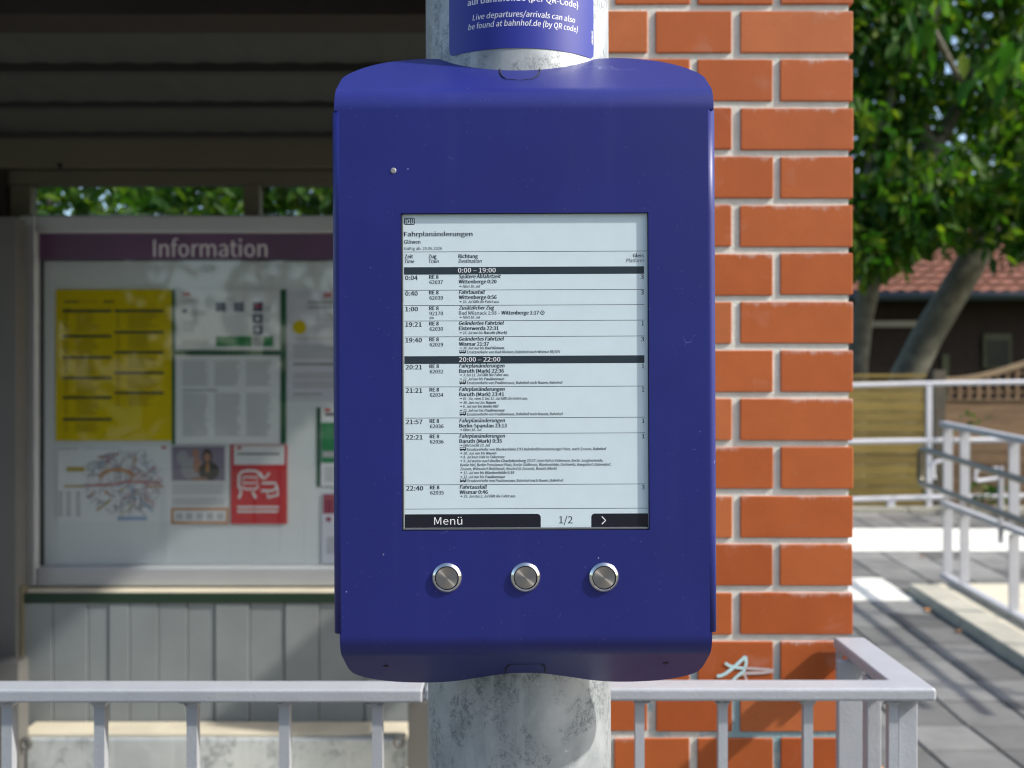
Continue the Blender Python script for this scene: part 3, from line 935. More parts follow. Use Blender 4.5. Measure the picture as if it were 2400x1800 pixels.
def p_photo(mb, y):
    rr(mb, y, 403, 1046, 527, 1127, 0)
    def ell(cx, cy, rx, ry, mi, k):
        mb.poly([(bx(cx + rx * math.cos(t)), bz(cy - ry * math.sin(t))) for t in np.linspace(0, 2 * math.pi, 20)[:-1]], y - 0.0002 * k, mi)
    ell(428, 1072, 14, 16, 3, 1); ell(450, 1098, 26, 26, 3, 2); ell(458, 1062, 8, 10, 2, 3); ell(462, 1090, 9, 20, 2, 4)
    ell(490, 1104, 24, 22, 1, 5); ell(486, 1070, 12, 18, 1, 5.5); ell(486, 1072, 8, 11, 2, 6); ell(487, 1096, 4, 12, 4, 7); ell(468, 1122, 20, 4, 2, 8)
    lines(mb, y, 405, 1134, 530, 1160, 4, 5, 0.1); lines(mb, y, 405, 1168, 530, 1186, 3, 5, 0.2)
    rr(mb, y, 401, 1190, 536, 1196, 4); rr(mb, y, 401, 1222, 536, 1228, 4); rr(mb, y, 401, 1196.5, 407, 1221.5, 4); rr(mb, y, 530, 1196.5, 536, 1221.5, 4)
    for i in range(5): rr(mb, y, 412 + i * 24, 1202, 428 + i * 24, 1218, 5)
poster('leaflet', 'leaflet with a photo of two people and an orange framed footer', 'leaflet', (401, 1044, 537, 1229), M['p_white'], p_photo,
       [M['p_mauve'], M['p_black'], M['p_skin'], M['p_grey'], M['p_orange'], M['p_light']])

def p_redp(mb, y):
    rr(mb, y, 548, 1044, 667, 1089, 1)
    rr(mb, y - 0.0003, 556, 1047, 566, 1053, 0)
    lines(mb, y - 0.0003, 556, 1062, 655, 1069, 1, 2, 0.0)
    def pl(pts, w=0.0075, k=1): mb.ribbon([(bx(a), bz(b_)) for a, b_ in pts], w, y - 0.0003 * k, 1)
    pl([(566, 1150), (560, 1140), (560, 1115), (566, 1106), (580, 1103), (600, 1104), (612, 1112), (616, 1122)], k=1)
    pl([(568, 1140), (575, 1146), (600, 1146), (606, 1138)], 0.006, 2)
    pl([(570, 1118), (602, 1118), (604, 1132), (570, 1132), (570, 1118)], 0.005, 3)
    pl([(566, 1152), (560, 1168)], k=4); pl([(592, 1152), (600, 1168)], k=4)
    pl([(606, 1112), (620, 1122), (632, 1108)], 0.006, 5)
    pl([(614, 1132), (646, 1132), (650, 1140), (640, 1150), (612, 1150)], 0.007, 6)
    pl([(650, 1140), (652, 1160), (628, 1166), (628, 1156)], 0.007, 7)
    lines(mb, y, 556, 1186, 655, 1206, 2, 1, 0.05)
poster('leaflet', 'red leaflet with a white train pictogram and a white header', 'leaflet', (541, 1042, 673, 1228), M['p_red'], p_redp,
       [M['p_red'], M['p_white'], M['p_black']])

def p_mar(mb, y):
    rr(mb, y, 757, 1158, 860, 1204, 0); lines(mb, y - 0.0003, 762, 1163, 800, 1172, 2, 1)
    rr(mb, y, 764, 1212, 776, 1222, 0); lines(mb, y, 766, 1260, 850, 1300, 6, 2)
poster('leaflet', 'white leaflet with a maroon header low beside the blue display', 'leaflet', (755, 1156, 862, 1320), M['lavender'], p_mar,
       [M['p_maroon'], M['p_pink'], M['p_grey']])

# ------------------------------------------------------------------ front railings
RY = 1.305
ztop = WZ(1617, RY); zbot = WZ(1648, RY)
def rail_bar(x, y, zb, zt, w, parent, flare=True):
    mb = MB()
    h = w / 2
    prof = [(zb, h), (zt - 0.010, h), (zt - 0.005, h * 1.35), (zt, h * 2.0)] if flare else [(zb, h), (zt, h)]
    vs_, fs = [], []
    for (z, q) in prof:
        vs_ += [(x - q, y - min(q, h * 1.5), z), (x + q, y - min(q, h * 1.5), z), (x + q, y + min(q, h * 1.5), z), (x - q, y + min(q, h * 1.5), z)]
    for i in range(len(prof) - 1):
        a = 4 * i
        for k in range(4): fs.append((a + k, a + (k + 1) % 4, a + 4 + (k + 1) % 4, a + 4 + k))
    fs += [(3, 2, 1, 0)]
    e = 4 * (len(prof) - 1); fs.append((e, e + 1, e + 2, e + 3))
    mb.add(vs_, fs)
    if flare:                                   # lumpy weld bead where the bar meets the rail
        for k in range(7):
            cx, cy, cz = x + random.uniform(-1.9, 1.9) * h, y - h * random.uniform(0.6, 1.5), zt - random.uniform(0.0, 0.006)
            q = random.uniform(0.0016, 0.0036)
            pts, ff = [], []
            for i in range(5):
                th = math.pi * i / 4
                for j in range(6):
                    ph = math.pi * j / 3
                    pts.append((cx + 1.6 * q * math.sin(th) * math.cos(ph), cy + q * math.sin(th) * math.sin(ph), cz + q * 0.7 * math.cos(th)))
            for i in range(4):
                for j in range(6): ff.append((i * 6 + j, i * 6 + (j + 1) % 6, i * 6 + 6 + (j + 1) % 6, i * 6 + 6 + j))
            mb.add(pts, ff, 0, True)
    return mb.build('baluster', M['rail'], parent, 0.0 if flare else 0.0016, sharp=50)

rl = thing('railing', 'light grey steel railing in front of the shelter bench', 'railing', (-0.6, RY + 0.02, 0))
xr = WX(990, RY)
box('top_rail', M['rail'], -1.9, xr, RY, RY + 0.042, zbot, ztop, rl, 0.003, seg=3)
box('bottom_rail', M['rail'], -1.9, xr, RY + 0.006, RY + 0.036, 0.12, 0.135, rl, 0.003)
for i in range(-6, 5):
    x = WX(238 + (i - 1) * 215.5, RY + 0.02) if i < 4 else WX(886, RY + 0.02)
    rail_bar(x, RY + 0.019, 0.136, zbot + 0.0005, 0.0135, rl)
box('post', M['rail'], -1.70, -1.66, RY + 0.0, RY + 0.04, 0.0, zbot - 0.0005, rl, 0.003)
box('joint_plate', M['rail'], WX(905, RY + 0.05), WX(1020, RY + 0.05), RY + 0.05, RY + 0.075, WZ(1644, RY + 0.05), WZ(1630, RY + 0.05), rl, 0.002)

rr_ = thing('railing', 'light grey railing with a corner, fixed to the brick pillar', 'railing', (0.25, RY + 0.02, 0))
xl = WX(994, RY); xe = WX(2196, RY)
zt2 = WZ(1614, RY); zb2 = WZ(1645, RY)
mb = MB()
# L-shaped flat bar with a mitred corner
o_ = [(xl, RY), (xe, RY), (xe, 1.572), (xe - 0.049, 1.572), (xe - 0.049, RY + 0.042), (xl, RY + 0.042)]
vs_ = [(a, b_, zb2) for a, b_ in o_] + [(a, b_, zt2) for a, b_ in o_]
n = len(o_)
fs = [tuple(reversed(range(n))), tuple(range(n, 2 * n))] + [(i, (i + 1) % n, n + (i + 1) % n, n + i) for i in range(n)]
mb.add(vs_, fs)
mb.build('top_rail', M['rail'], rr_, 0.004, seg=3)
for px_ in (1108, 1303, 1498, 1692, 1891, 2089):
    rail_bar(WX(px_, RY + 0.02), RY + 0.018, 0.136, zb2 + 0.0005, 0.0118, rr_)
box('bottom_rail', M['rail'], xl, WX(2140, RY), RY + 0.006, RY + 0.034, 0.12, 0.135, rr_, 0.003)
box('corner_post', M['rail'], WX(2101, RY + .03), WX(2149, RY + .03), RY + 0.026, RY + 0.040, 0.0, zb2 - 0.0005, rr_, 0.002)
box('wall_post', M['rail'], WX(1964, 1.50), WX(2024, 1.50), 1.50, 1.512, 0.0, zb2 - 0.0005, rr_, 0.002)
rail_bar(WX(2043, 1.42), 1.42, 0.136, zb2 + 0.0005, 0.020, rr_, False)
box('end_flange', M['rail'], WX(1964, 1.56), WX(1972, 1.56), 1.555, 1.572, zb2 - 0.05, zb2 - 0.001, rr_)

# ------------------------------------------------------------------ pole and timetable display
ROLL = -0.0042
PX, PYc, PR = WX(1216, 0.995), 0.995, 0.0884
pole = thing('pole', 'thick mottled galvanised steel pole carrying the blue display', 'pole', (PX + 0.0045, PYc, 0))
pole.rotation_euler = (0, ROLL * 0.8, 0)
mb = MB()
n = 128
zs = [0.0, 3.3]
vs_, fs = [], []
for z in zs:
    for k in range(n):
        a = 2 * math.pi * k / n
        vs_.append((pole.location.x + PR * math.cos(a), PYc + PR * math.sin(a), z))
for k in range(n): fs.append((k, (k + 1) % n, n + (k + 1) % n, n + k))
mb.add(vs_, fs, 0, True)
mb.build('pipe', M['galv'], pole)
box('base_plate', M['galv'], pole.location.x - 0.17, pole.location.x + 0.17, PYc - 0.17, PYc + 0.17, 0.002, 0.022, pole, 0.004)

DC = Vector((WX(1228.5, 0.845), 0.845, WZ(866, 0.845)))
def DU(px, py, Y):
    """Photo pixel -> point in the display's own upright frame (its slight lean is on its Empty)."""
    ux = px + (866 - py) * (-ROLL); uy = py + (px - 1228.5) * (-ROLL)
    return W(ux, uy, Y)

# sticker wrapped round the pipe
st = thing('sticker', 'blue sticker with white italic lettering wrapped round the pole top', 'sticker', pole.location.copy())
st.rotation_euler = pole.rotation_euler
SR = PR + 0.0005
shift = -0.0042 * 0.8 * 1.82   # the pole leans, so its axis is further left at this height
def on_pipe(arc, z, r):
    a = arc / PR
    return (pole.location.x + r * math.sin(a), PYc - r * math.cos(a), z)
a0, a1 = -0.0685, 0.0800
zb_ = 1.7975
mb = MB()
cols = 40
corner = 0.006
vs_, fs = [], []
for i in range(cols + 1):
    a = a0 + (a1 - a0) * i / cols
    d = min(a - a0, a1 - a)
    lift = 0 if d >= corner else corner - math.sqrt(max(0, corner ** 2 - (corner - d) ** 2))
    vs_ += [on_pipe(a, zb_ + lift, SR), on_pipe(a, 2.25, SR)]
# extra columns at the rounded corners
extra = sorted(set([a0 + corner * t for t in (0.05, 0.15, 0.3, 0.5, 0.75)] + [a1 - corner * t for t in (0.05, 0.15, 0.3, 0.5, 0.75)] + [a0 + (a1 - a0) * i / cols for i in range(cols + 1)]))
vs_ = []
for a in extra:
    d = min(a - a0, a1 - a)
    lift = 0 if d >= corner else corner - math.sqrt(max(0, corner ** 2 - (corner - d) ** 2))
    vs_ += [on_pipe(a, zb_ + lift, SR), on_pipe(a, 2.25, SR)]
for i in range(len(extra) - 1): fs.append((2 * i, 2 * i + 2, 2 * i + 3, 2 * i + 1))
mb.add(vs_, fs, 0, True)
mb.build('vinyl', M['blue_sticker'], st)
pr = Print()
pr.add('Live departures/arrivals can also', -0.0415, WZ(39.5, 0.9066), 0.0965, 0.0050, 0.014, 0.17)
pr.add('be found at bahnhof.de (by QR code)', -0.0460, WZ(60.5, 0.9066), 0.1040, 0.0050, 0.014, 0.17)
pr.add('auf bahnhof.de (per QR-Code)', -0.0465, WZ(2.5, 0.9066), 0.1050, 0.0055, 0.030, 0.0)
pr.build('lettering', M['white_print'], st, lambda x, z, k=0: on_pipe(x, z, SR + 0.00008 + 0.00002 * k))
mb = MB()
for k in range(11):
    z = WZ(98 - k * 3.0, 0.93)
    p_ = [on_pipe(0.0765, z, SR + 0.0003), on_pipe(0.0780, z, SR + 0.0003), on_pipe(0.0780, z + 0.0007, SR + 0.0003), on_pipe(0.0765, z + 0.0007, SR + 0.0003)]
    mb.add(p_, [(0, 1, 2, 3)])
mb.build('edge_mark', M['white_print'], st)

# display housing
dev = thing('timetable_display', 'blue metal timetable display with paper-like screen and three round buttons', 'display', DC.copy())
dev.rotation_euler = (0, ROLL, 0)
FY = 0.845
xl = WX(780.5, FY + 0.004); xr = WX(1677.5, FY + 0.004)
zT = WZ(258, FY); zB = WZ(1484, FY)
sL, sR = DU(940.5, 870, FY).x, DU(1521, 870, FY).x
sT, sB = DU(1231, 499, FY).z, DU(1231, 1243, FY).z
rb = 0.0065
prof = [(xl, FY + 0.060)]
for t in np.linspace(0, math.pi / 2, 8): prof.append((xl + rb - rb * math.cos(t), FY + rb - rb * math.sin(t)))
prof += [(sL, FY), (sR, FY)]
for t in np.linspace(0, math.pi / 2, 8): prof.append((xr - rb + rb * math.sin(t), FY + rb - rb * math.cos(t)))
prof.append((xr, FY + 0.060))
rows = [zB, sB, sT, zT]
mb = MB()
vs_ = [(x, y, z) for z in rows for (x, y) in prof]
n = len(prof); ic = 9
fs = []
for r_ in range(3):
    for i in range(n - 1):
        if r_ == 1 and prof[i] == (sL, FY): continue
        fs.append((r_ * n + i, r_ * n + i + 1, (r_ + 1) * n + i + 1, (r_ + 1) * n + i))
mb.add(vs_, fs, 0, True)
for j, f in enumerate(mb.f):
    if f[0] % n in (0, 8, 9, 10, n - 2): mb.sm[j] = False
mb.build('front_plate', M['blue'], dev, solid=0.0022, sharp=50)

def cover(name, xs_outline, z0, z_flat, r, zb, Yb, m_, up):
    """Bent end of the housing: short flat, bend, then a sloping plate cut round the pole. xs_outline = [(x, Yback)]."""
    mb = MB()
    turn = math.pi / 2 - math.atan(m_)
    N = len(xs_outline)
    rows = [[(x, FY, z0) for x, _ in xs_outline], [(x, FY, z_flat) for x, _ in xs_outline]]
    for t in np.linspace(0, turn, 12)[1:]:
        f = t / turn
        rows.append([(x, FY + (Yb - FY) * ((1 - math.cos(t)) / (1 - math.cos(turn))), z_flat + (zb - z_flat) * (math.sin(t) / math.sin(turn))) for x, _ in xs_outline])
    for f in (0.34, 0.67, 1.0):
        rows.append([(x, Yb + (yb - Yb) * f, zb + up * m_ * (yb - Yb) * f) for x, yb in xs_outline])
    vs_ = [p for row in rows for p in row]
    fs = []
    for i in range(len(rows) - 1):
        for k in range(N - 1):
            q = (i * N + k, i * N + k + 1, (i + 1) * N + k + 1, (i + 1) * N + k)
            fs.append(q if up > 0 else tuple(reversed(q)))
    mb.add(vs_, fs, 0, True)
    for j in range(len(fs)):
        if j // (N - 1) in (0, len(rows) - 4, len(rows) - 3, len(rows) - 2): mb.sm[j] = False
    return mb.build(name, M['blue'], dev, solid=0.0018, sharp=60)

def smooth_outline(pts, yb0):
    """px/back-depth samples on one half -> denser mirrored outline."""
    px = [p[0] for p in pts]; yv = [p[1] for p in pts]
    dense = []
    xs_ = sorted(set(list(np.linspace(px[0], px[2], 8)) + list(np.linspace(px[2], px[-1], 34))))
    # Catmull-Rom through the samples (monotone in px)
    def cr(x):
        i = max(0, min(len(px) - 2, int(np.searchsorted(px, x)) - 1))
        x0, x1 = px[i], px[i + 1]
        t = (x - x0) / (x1 - x0)
        def slope(k):
            a, b_ = max(0, k - 1), min(len(px) - 1, k + 1)
            return (yv[b_] - yv[a]) / (px[b_] - px[a])
        h = x1 - x0
        m0, m1 = slope(i) * h, slope(i + 1) * h
        if i + 1 == len(px) - 1: m1 = 0
        return (2 * t**3 - 3 * t**2 + 1) * yv[i] + (t**3 - 2 * t**2 + t) * m0 + (-2 * t**3 + 3 * t**2) * yv[i + 1] + (t**3 - t**2) * m1
    return [(x, cr(x)) for x in xs_]

def outline(samples, zb, Yb, m_, c0):
    k = []
    for px, yo in samples:
        Y = (abs(zb) - m_ * Yb) / (yo / 2400 - m_)
        k.append((px, max(Yb, Y)))
    k[0] = (k[0][0], Yb + 0.0005)
    half = smooth_outline(k, Yb)
    out = []
    for px, Y in half: out.append(((px - 1200) / 2400 * (Y - 0.0105), Y))
    fixed, last = [], None
    for x, Y in out:                     # the sheet never folds back on itself at the corner
        if last is not None and x < last + 2e-5: x = last + 2e-5
        fixed.append((x, Y)); last = x
    out = fixed
    cx = out[-1][0]
    mir = [(2 * cx - x, Y) for x, Y in reversed(out[:-1])]
    return out + mir

mT = 0.60
top_s = [(787, 695), (791, 709), (800, 719), (815, 728), (850, 742), (900, 754), (960, 761), (1015, 763), (1070, 759), (1120, 750), (1170, 741), (1228.5, 738)]
zbT = 695 / 2400 * 0.858
cover('top_cover', outline(top_s, zbT, 0.858, mT, 1228.5), zT, zT + 0.001, 0.026, EYE + zbT, 0.858, mT, 1)
bot_s = [(794, 637), (797, 648), (807, 666), (832, 681), (887, 693), (951, 698), (1015, 698.5), (1066, 695), (1121, 687), (1185, 678.5), (1228.5, 677)]
zbB = 636 / 2400 * 0.856
cover('bottom_cover', outline(bot_s, zbB, 0.856, mT, 1228.5), zB, WZ(1490, FY), 0.0225, EYE - zbB, 0.856, mT, -1)
# pressed tab lines and drain holes on the sloping plates
def on_top(px, py):
    yo = 900 - py; Y = (zbT - mT * 0.858) / (yo / 2400 - mT); p = W(px, py, Y); return Vector((p.x, p.y - 0.0004, p.z + 0.0004))
def on_bot(px, py):
    yo = py - 900; Y = (zbB - mT * 0.856) / (yo / 2400 - mT); p = W(px, py, Y); return Vector((p.x, p.y - 0.0004, p.z - 0.0004))
mb = MB()
mb.tube([on_top(*q) for q in ((1174, 162), (1175, 172), (1180, 180), (1190, 186.5), (1222, 189), (1250, 186), (1262, 179), (1268, 171), (1268, 160))], [0.0006, 0.0006, 0.0005, 0.0003, 0.0002, 0.0003, 0.0005, 0.0005, 0.0005], 6)
mb.build('tab_cut', M['dark'], dev)
mb = MB()
mb.tube([on_bot(*q) for q in ((1181, 1576), (1183, 1566), (1187, 1560), (1195, 1556), (1262, 1555), (1272, 1559), (1275, 1566), (1274, 1575))], [0.0006, 0.0006, 0.0005, 0.0002, 0.0002, 0.0005, 0.0006, 0.0006], 6)
mb.build('tab_cut', M['dark'], dev)
for (px, py) in ((902, 1559), (1557, 1555)):
    c_ = on_bot(px, py)
    mb = MB()
    pts = [c_ + Vector((0.0026 * math.cos(t), 0.0022 * math.sin(t) * 0.86, -0.0022 * math.sin(t) * 0.52)) for t in np.linspace(0, 2 * math.pi, 16)[:-1]]
    mb.add(pts, [tuple(range(15))])
    mb.build('drain_hole', M['dark'], dev)
box('rear_case', M['blue'], xl + 0.008, xr - 0.008, FY + 0.012, FY + 0.060, EYE - 0.205, EYE + 0.222, dev, 0.002)

# screen recess: hole wall, grey lip and electronic paper
SYd = FY + 0.0028
mb = MB()
e = 0.0004
mb.add([(sL + e, FY + 0.0006, sB + e), (sR - e, FY + 0.0006, sB + e), (sR - e, FY + 0.0006, sT - e), (sL + e, FY + 0.0006, sT - e),
        (sL + e, SYd + 0.002, sB + e), (sR - e, SYd + 0.002, sB + e), (sR - e, SYd + 0.002, sT - e), (sL + e, SYd + 0.002, sT - e)],
       [(0, 1, 5, 4), (1, 2, 6, 5), (2, 3, 7, 6), (3, 0, 4, 7)])
mb.build('screen_recess_wall', M['bezel'], dev)  # black wall colour carries the shade inside the cutout
mb = MB()
lw = 0.0016
mb.box(sL + 0.0006, sR - 0.0006, SYd - 0.0022, SYd - 0.0008, sB + 0.0006, sB + 0.0006 + lw)
mb.box(sL + 0.0006, sL + 0.0006 + lw * 0.8, SYd - 0.0022, SYd - 0.0008, sB + 0.0024, sT - 0.001)
mb.build('screen_lip', M['bezel_lip'], dev, 0.0003)
scr = MB().box(sL + 0.0005, sR - 0.0005, SYd, SYd + 0.0015, sB + 0.0005, sT - 0.0005).build('screen', M['paper_screen'], dev)

TY = SYd - 0.00005
def sx(px): return WX(px, TY)
def sz(py): return WZ(py, TY)
def S(px, py):
    p = DU(px, py, TY); return p.x, p.z
# ruled lines and bars (in the upright frame, positions read at the left margin x = 948)
def yl(py): return S(948, py)[1]
def xl_(px, py=870): return S(px, py)[0]
K = TY / 2400
mb = MB()
for py in (590.6, 680.4, 716.2, 752.5, 789.7, 907.1, 980, 1016.7, 1136.5, 1193.2):
    z = yl(py)
    mb.rect(xl_(948.5), xl_(1511 if py not in (590.6, 1193.2) else 1517), z - 0.55 * K, z + 0.55 * K, TY, 0)
for a, b_ in ((626.4, 643.8), (835, 853)):
    mb.rect(xl_(948), xl_(1510.5), yl(b_), yl(a), TY, 1)
# menu bars with one rounded corner each
def rounded(x0, x1, z0, z1, r, side):
    pts = [(x0, z0), (x1, z0)]
    arc = np.linspace(0, math.pi / 2, 8)
    if side == 'R':
        pts += [(x1 - r + r * math.cos(t), z1 - r + r * math.sin(t)) for t in arc] + [(x0, z1)]
    else:
        pts += [(x1, z1)] + [(x0 + r - r * math.sin(t), z1 - r + r * math.cos(t)) for t in arc]
    return pts
mz0, mz1 = yl(1237), yl(1205.5)
mb.poly(rounded(sL + 0.0021, xl_(1266), mz0, mz1, 9 * K, 'R'), TY, 2)
mb.poly(rounded(xl_(1384.5), sR - 0.0008, mz0, mz1, 8 * K, 'L'), TY, 2)
# logo box, arrow, via symbol, bus and bicycle icons
TY2 = TY - 0.00005
lx0, lx1, lz0, lz1 = xl_(948.5), xl_(973.5), yl(527), yl(510.5)
mb.poly([(lx0 + 2 * K, lz0), (lx1 - 2 * K, lz0), (lx1, lz0 + 2 * K), (lx1, lz1 - 2 * K), (lx1 - 2 * K, lz1), (lx0 + 2 * K, lz1), (lx0, lz1 - 2 * K), (lx0, lz0 + 2 * K)], TY, 0)
q = 2.0 * K
mb.rect(lx0 + q, lx1 - q, lz0 + q, lz1 - q, TY - 0.00003, 4)
cz, cx_ = yl(1221.5), xl_(1413)
mb.ribbon([(cx_ - 4 * K, cz + 9 * K), (cx_ + 5 * K, cz), (cx_ - 4 * K, cz - 9 * K)], 2.6 * K, TY2, 3)
cv = (xl_(1272), yl(734))
mb.ribbon([(cv[0] + 4.2 * K * math.cos(t), cv[1] + 4.2 * K * math.sin(t)) for t in np.linspace(0, 2 * math.pi, 21)], 1.5 * K, TY2, 0)
mb.rect(cv[0] - 1 * K, cv[0] + 1 * K, cv[1] - 1 * K, cv[1] + 1 * K, TY2, 0)
for py in (827.5, 899.5, 973, 1055.5, 1129):
    z = yl(py); x = xl_(1077)
    mb.rect(x, x + 15 * K, z - 0.5 * K, z + 6.5 * K, TY, 0)
    for j in range(3): mb.rect(x + (1.2 + j * 4.2) * K, x + (4.4 + j * 4.2) * K, z + 2.8 * K, z + 5.6 * K, TY - 0.00003, 4)
    for j in (3, 11): mb.poly([(x + (j + 1.5 * math.cos(t)) * K, z - 0.5 * K + 1.5 * math.sin(t) * K) for t in np.linspace(0, 6.28, 9)[:-1]], TY2, 0)
for j in (1009.5, 1015):
    c_ = (xl_(j), yl(746))
    mb.ribbon([(c_[0] + 1.9 * K * math.cos(t), c_[1] + 1.9 * K * math.sin(t)) for t in np.linspace(0, 6.28, 13)], 0.8 * K, TY2, 0)
mb.ribbon([(xl_(1009.5), yl(746)), (xl_(1012), yl(742.6)), (xl_(1015), yl(746))], 0.8 * K, TY2, 0)
small_arrows = [674.2, 710.3, 746.6, 783, 818.8, 881.9, 891.4, 937.3, 946.5, 955.5, 964.9, 1010.5, 1046.8, 1065.3, 1074.2, 1083.4, 1111.1, 1120.9, 1166.1]
for py in small_arrows:
    z = yl(py) + 2.6 * K; x = xl_(1077)
    mb.rect(x, x + 4.5 * K, z - 0.5 * K, z + 0.5 * K, TY, 0)
    mb.poly([(x + 3 * K, z - 2 * K), (x + 6 * K, z), (x + 3 * K, z + 2 * K)], TY2, 0)
mb.build('screen_graphics', [M['ink'], M['ink_bar'], M['ink_menu'], M['white_print'], M['paper_screen']], scr)

pr = Print()
B, BI, LT, IT = 0.042, 0.042, 0.0, 0.2
def t(text, px0, base, px1=None, cap=8.6, bold=0.0, it=0.0, mi=0, align='L'):
    w = None if px1 is None else (px1 - px0) * K
    pr.add(text, xl_(px0), yl(base), w, cap * K, bold, it, mi, align)
t('DB', 952.5, 524, 970, 11, 0.03)
t('Fahrplan\u00e4nderungen', 948.6, 554, 1108.5, 10.4, 0.042)
t('Gl\u00f6wen', 948.6, 571.4, 986.4, 9, 0.020)
t('G\u00fcltig ab: 29.06.2026', 948.6, 586, 1037.4, 7.2, 0.006)
for a, b_, x0, x1, x2 in (('Zeit', 'Time', 950, 969, 972), ('Zug', 'Train', 1006, 1024, 1029.5), ('Richtung', 'Destination', 1076, 1121, 1130)):
    t(a, x0, 605.3, x1, 8.6, B); t(b_, x0, 616.6, x2, 8.4, 0.020, IT)
def tr(text, base, w, cap, bold=0.0, it=0.0): pr.add(text, xl_(1509.5), yl(base), w * K, cap * K, bold, it, 0, 'R')
tr('Gleis', 605.3, 25, 8.6, B); tr('Platform', 616.8, 41, 8.4, 0, IT)
t('0:00 \u2013 19:00', 1074.5, 639.4, 1162.7, 10.6, 0.026, 0, 1)
t('20:00 \u2013 22:00', 1076, 848.4, 1172.7, 10.6, 0.026, 0, 1)
rows_ = [
 # time, base, train, reason, dest, dest bold end
 ('0:04', 656.2, 979.6, '62037', 'Sp\u00e4tere Abfahrtzeit', 1175, 'Wittenberge 0:20', 1164.4, '3'),
 ('0:40', 692.9, 979.6, '62039', 'Fahrtausfall', 1137, 'Wittenberge 0:56', 1164.4, '3'),
 ('1:00', 729.5, 980, '92170', 'Zus\u00e4tzlicher Zug', 1159, None, 0, None),
 ('19:21', 765.6, 988.6, '62030', 'Ge\u00e4ndertes Fahrtziel', 1181.4, 'Elsterwerda 22:31', 1169, '1'),
 ('19:40', 802.4, 989, '62029', 'Ge\u00e4ndertes Fahrtziel', 1181.6, 'Wismar 21:37', 1146, '3'),
 ('20:21', 865.6, 989, '62032', 'Fahrplan\u00e4nderungen', 1182.5, 'Baruth (Mark) 22:36', 1181, '1'),
 ('21:21', 920.4, 989.3, '62034', 'Fahrplan\u00e4nderungen', 1182.5, 'Baruth (Mark) 23:41', 1181, '1'),
 ('21:57', 993.9, 989.6, '62036', 'Fahrplan\u00e4nderungen', 1183, 'Berlin-Spandau 23:13', 1187, '1'),
 ('22:21', 1030, 989.8, '62036', 'Fahrplan\u00e4nderungen', 1183, 'Baruth (Mark) 0:35', 1175.7, '1'),
 ('22:40', 1149.6, 990.7, '62035', 'Fahrtausfall', 1140, 'Wismar 0:46', 1142, '3'),
]
for tm, b0, x1, nr, why, wx, dest, dx, gl in rows_:
    t(tm, 951, b0, x1, 10.3, 0.034)
    t('RE 8', 1007, b0 - 2.7, 1028.6, 8.6, B)
    t(nr, 1007.5, b0 + 9.6, 1039, 8.4, 0.020)
    t(why, 1076.5, b0 - 3.6, wx, 8.5, BI, IT)
    if dest: t(dest, 1076.5, b0 + 8.5, dx, 8.5, B)
    if gl: tr(gl, b0 - 0.3, 7 if gl == '3' else 5, 10.3, 0.034)
t('Bad Wilsnack 1:08 \u2013', 1076.5, 738.2, 1172.5, 8.3, 0.008); t('Wittenberge 1:17', 1176.2, 738.2, 1263.6, 8.5, B)
sm = [('f\u00e4hrt 10. Jul', 674.7, 1126, None, 0), ('10. Jul f\u00e4llt die Fahrt aus.', 710.8, 1171, None, 0), ('f\u00e4hrt 10. Jul', 747.1, 1126, None, 0),
      ('10. Jul nur bis', 783.5, 1132, 'Baruth (Mark)', 1188.5), ('30. Jun nur bis', 819.3, 1135, 'Bad Kleinen', 1181.7),
      ('3. bis 11. Jul f\u00e4llt die Fahrt aus.', 882.4, 1193, None, 0), ('12. Jul nur bis', 891.9, 1132.5, 'Paulinenaue', 1181.7),
      ('Di - So, vom 3. bis 11. Jul f\u00e4llt die Fahrt aus.', 937.8, 1236.7, None, 0), ('30. Jun nur bis', 947, 1136, 'Nauen', 1161.9),
      ('6. Jul nur bis', 956, 1130, 'Berlin Hbf', 1169), ('12. Jul nur bis', 965.4, 1133, 'Paulinenaue', 1182), ('f\u00e4hrt 10. Jul', 1011, 1128, None, 0),
      ('f\u00e4hrt nicht 10. Jul', 1047.3, 1147.5, None, 0), ('30. Jun nur bis', 1065.8, 1136.5, 'Nauen', 1162.4), ('8. Jul kein Halt in Falkensee', 1074.7, 1181.7, None, 0),
      ('9. Jul weiter nach', 1083.9, 1146, None, 0), ('11. Jul nur bis', 1111.6, 1134, 'Blankenfelde 0:19', 1204), ('12. Jul nur bis', 1121.4, 1134, 'Paulinenaue', 1183),
      ('29. Jun bis 2. Jul f\u00e4llt die Fahrt aus.', 1166.6, 1208, None, 0)]
for a, b0, x1, b_, x2 in sm:
    t(a, 1085.5, b0, x1, 6.2, 0.016, IT)
    if b_: t(b_, x1 + 2.5, b0, x2, 6.2, 0.036, IT)
t('Berlin-Charlottenburg 23:27', 1148.5, 1083.9, 1254.5, 6.2, 0.036, IT)
t(', kein Halt in Falkensee, Berlin Jungfernheide,', 1255, 1083.9, 1412.7, 6.2, 0.016, IT)
t('Berlin Hbf, Berlin Potsdamer Platz, Berlin S\u00fcdkreuz, Blankenfelde, Dahlewitz, Rangsdorf, Dabendorf,', 1078, 1093.2, 1431, 6.2, 0.016, IT)
t('Zossen, W\u00fcnsdorf-Waldstadt, Neuhof (b Zossen), Baruth (Mark)', 1078, 1102.4, 1304, 6.2, 0.016, IT)
ers = 'Ersatzverkehr von Paulinenaue, Bahnhof nach Nauen, Bahnhof'
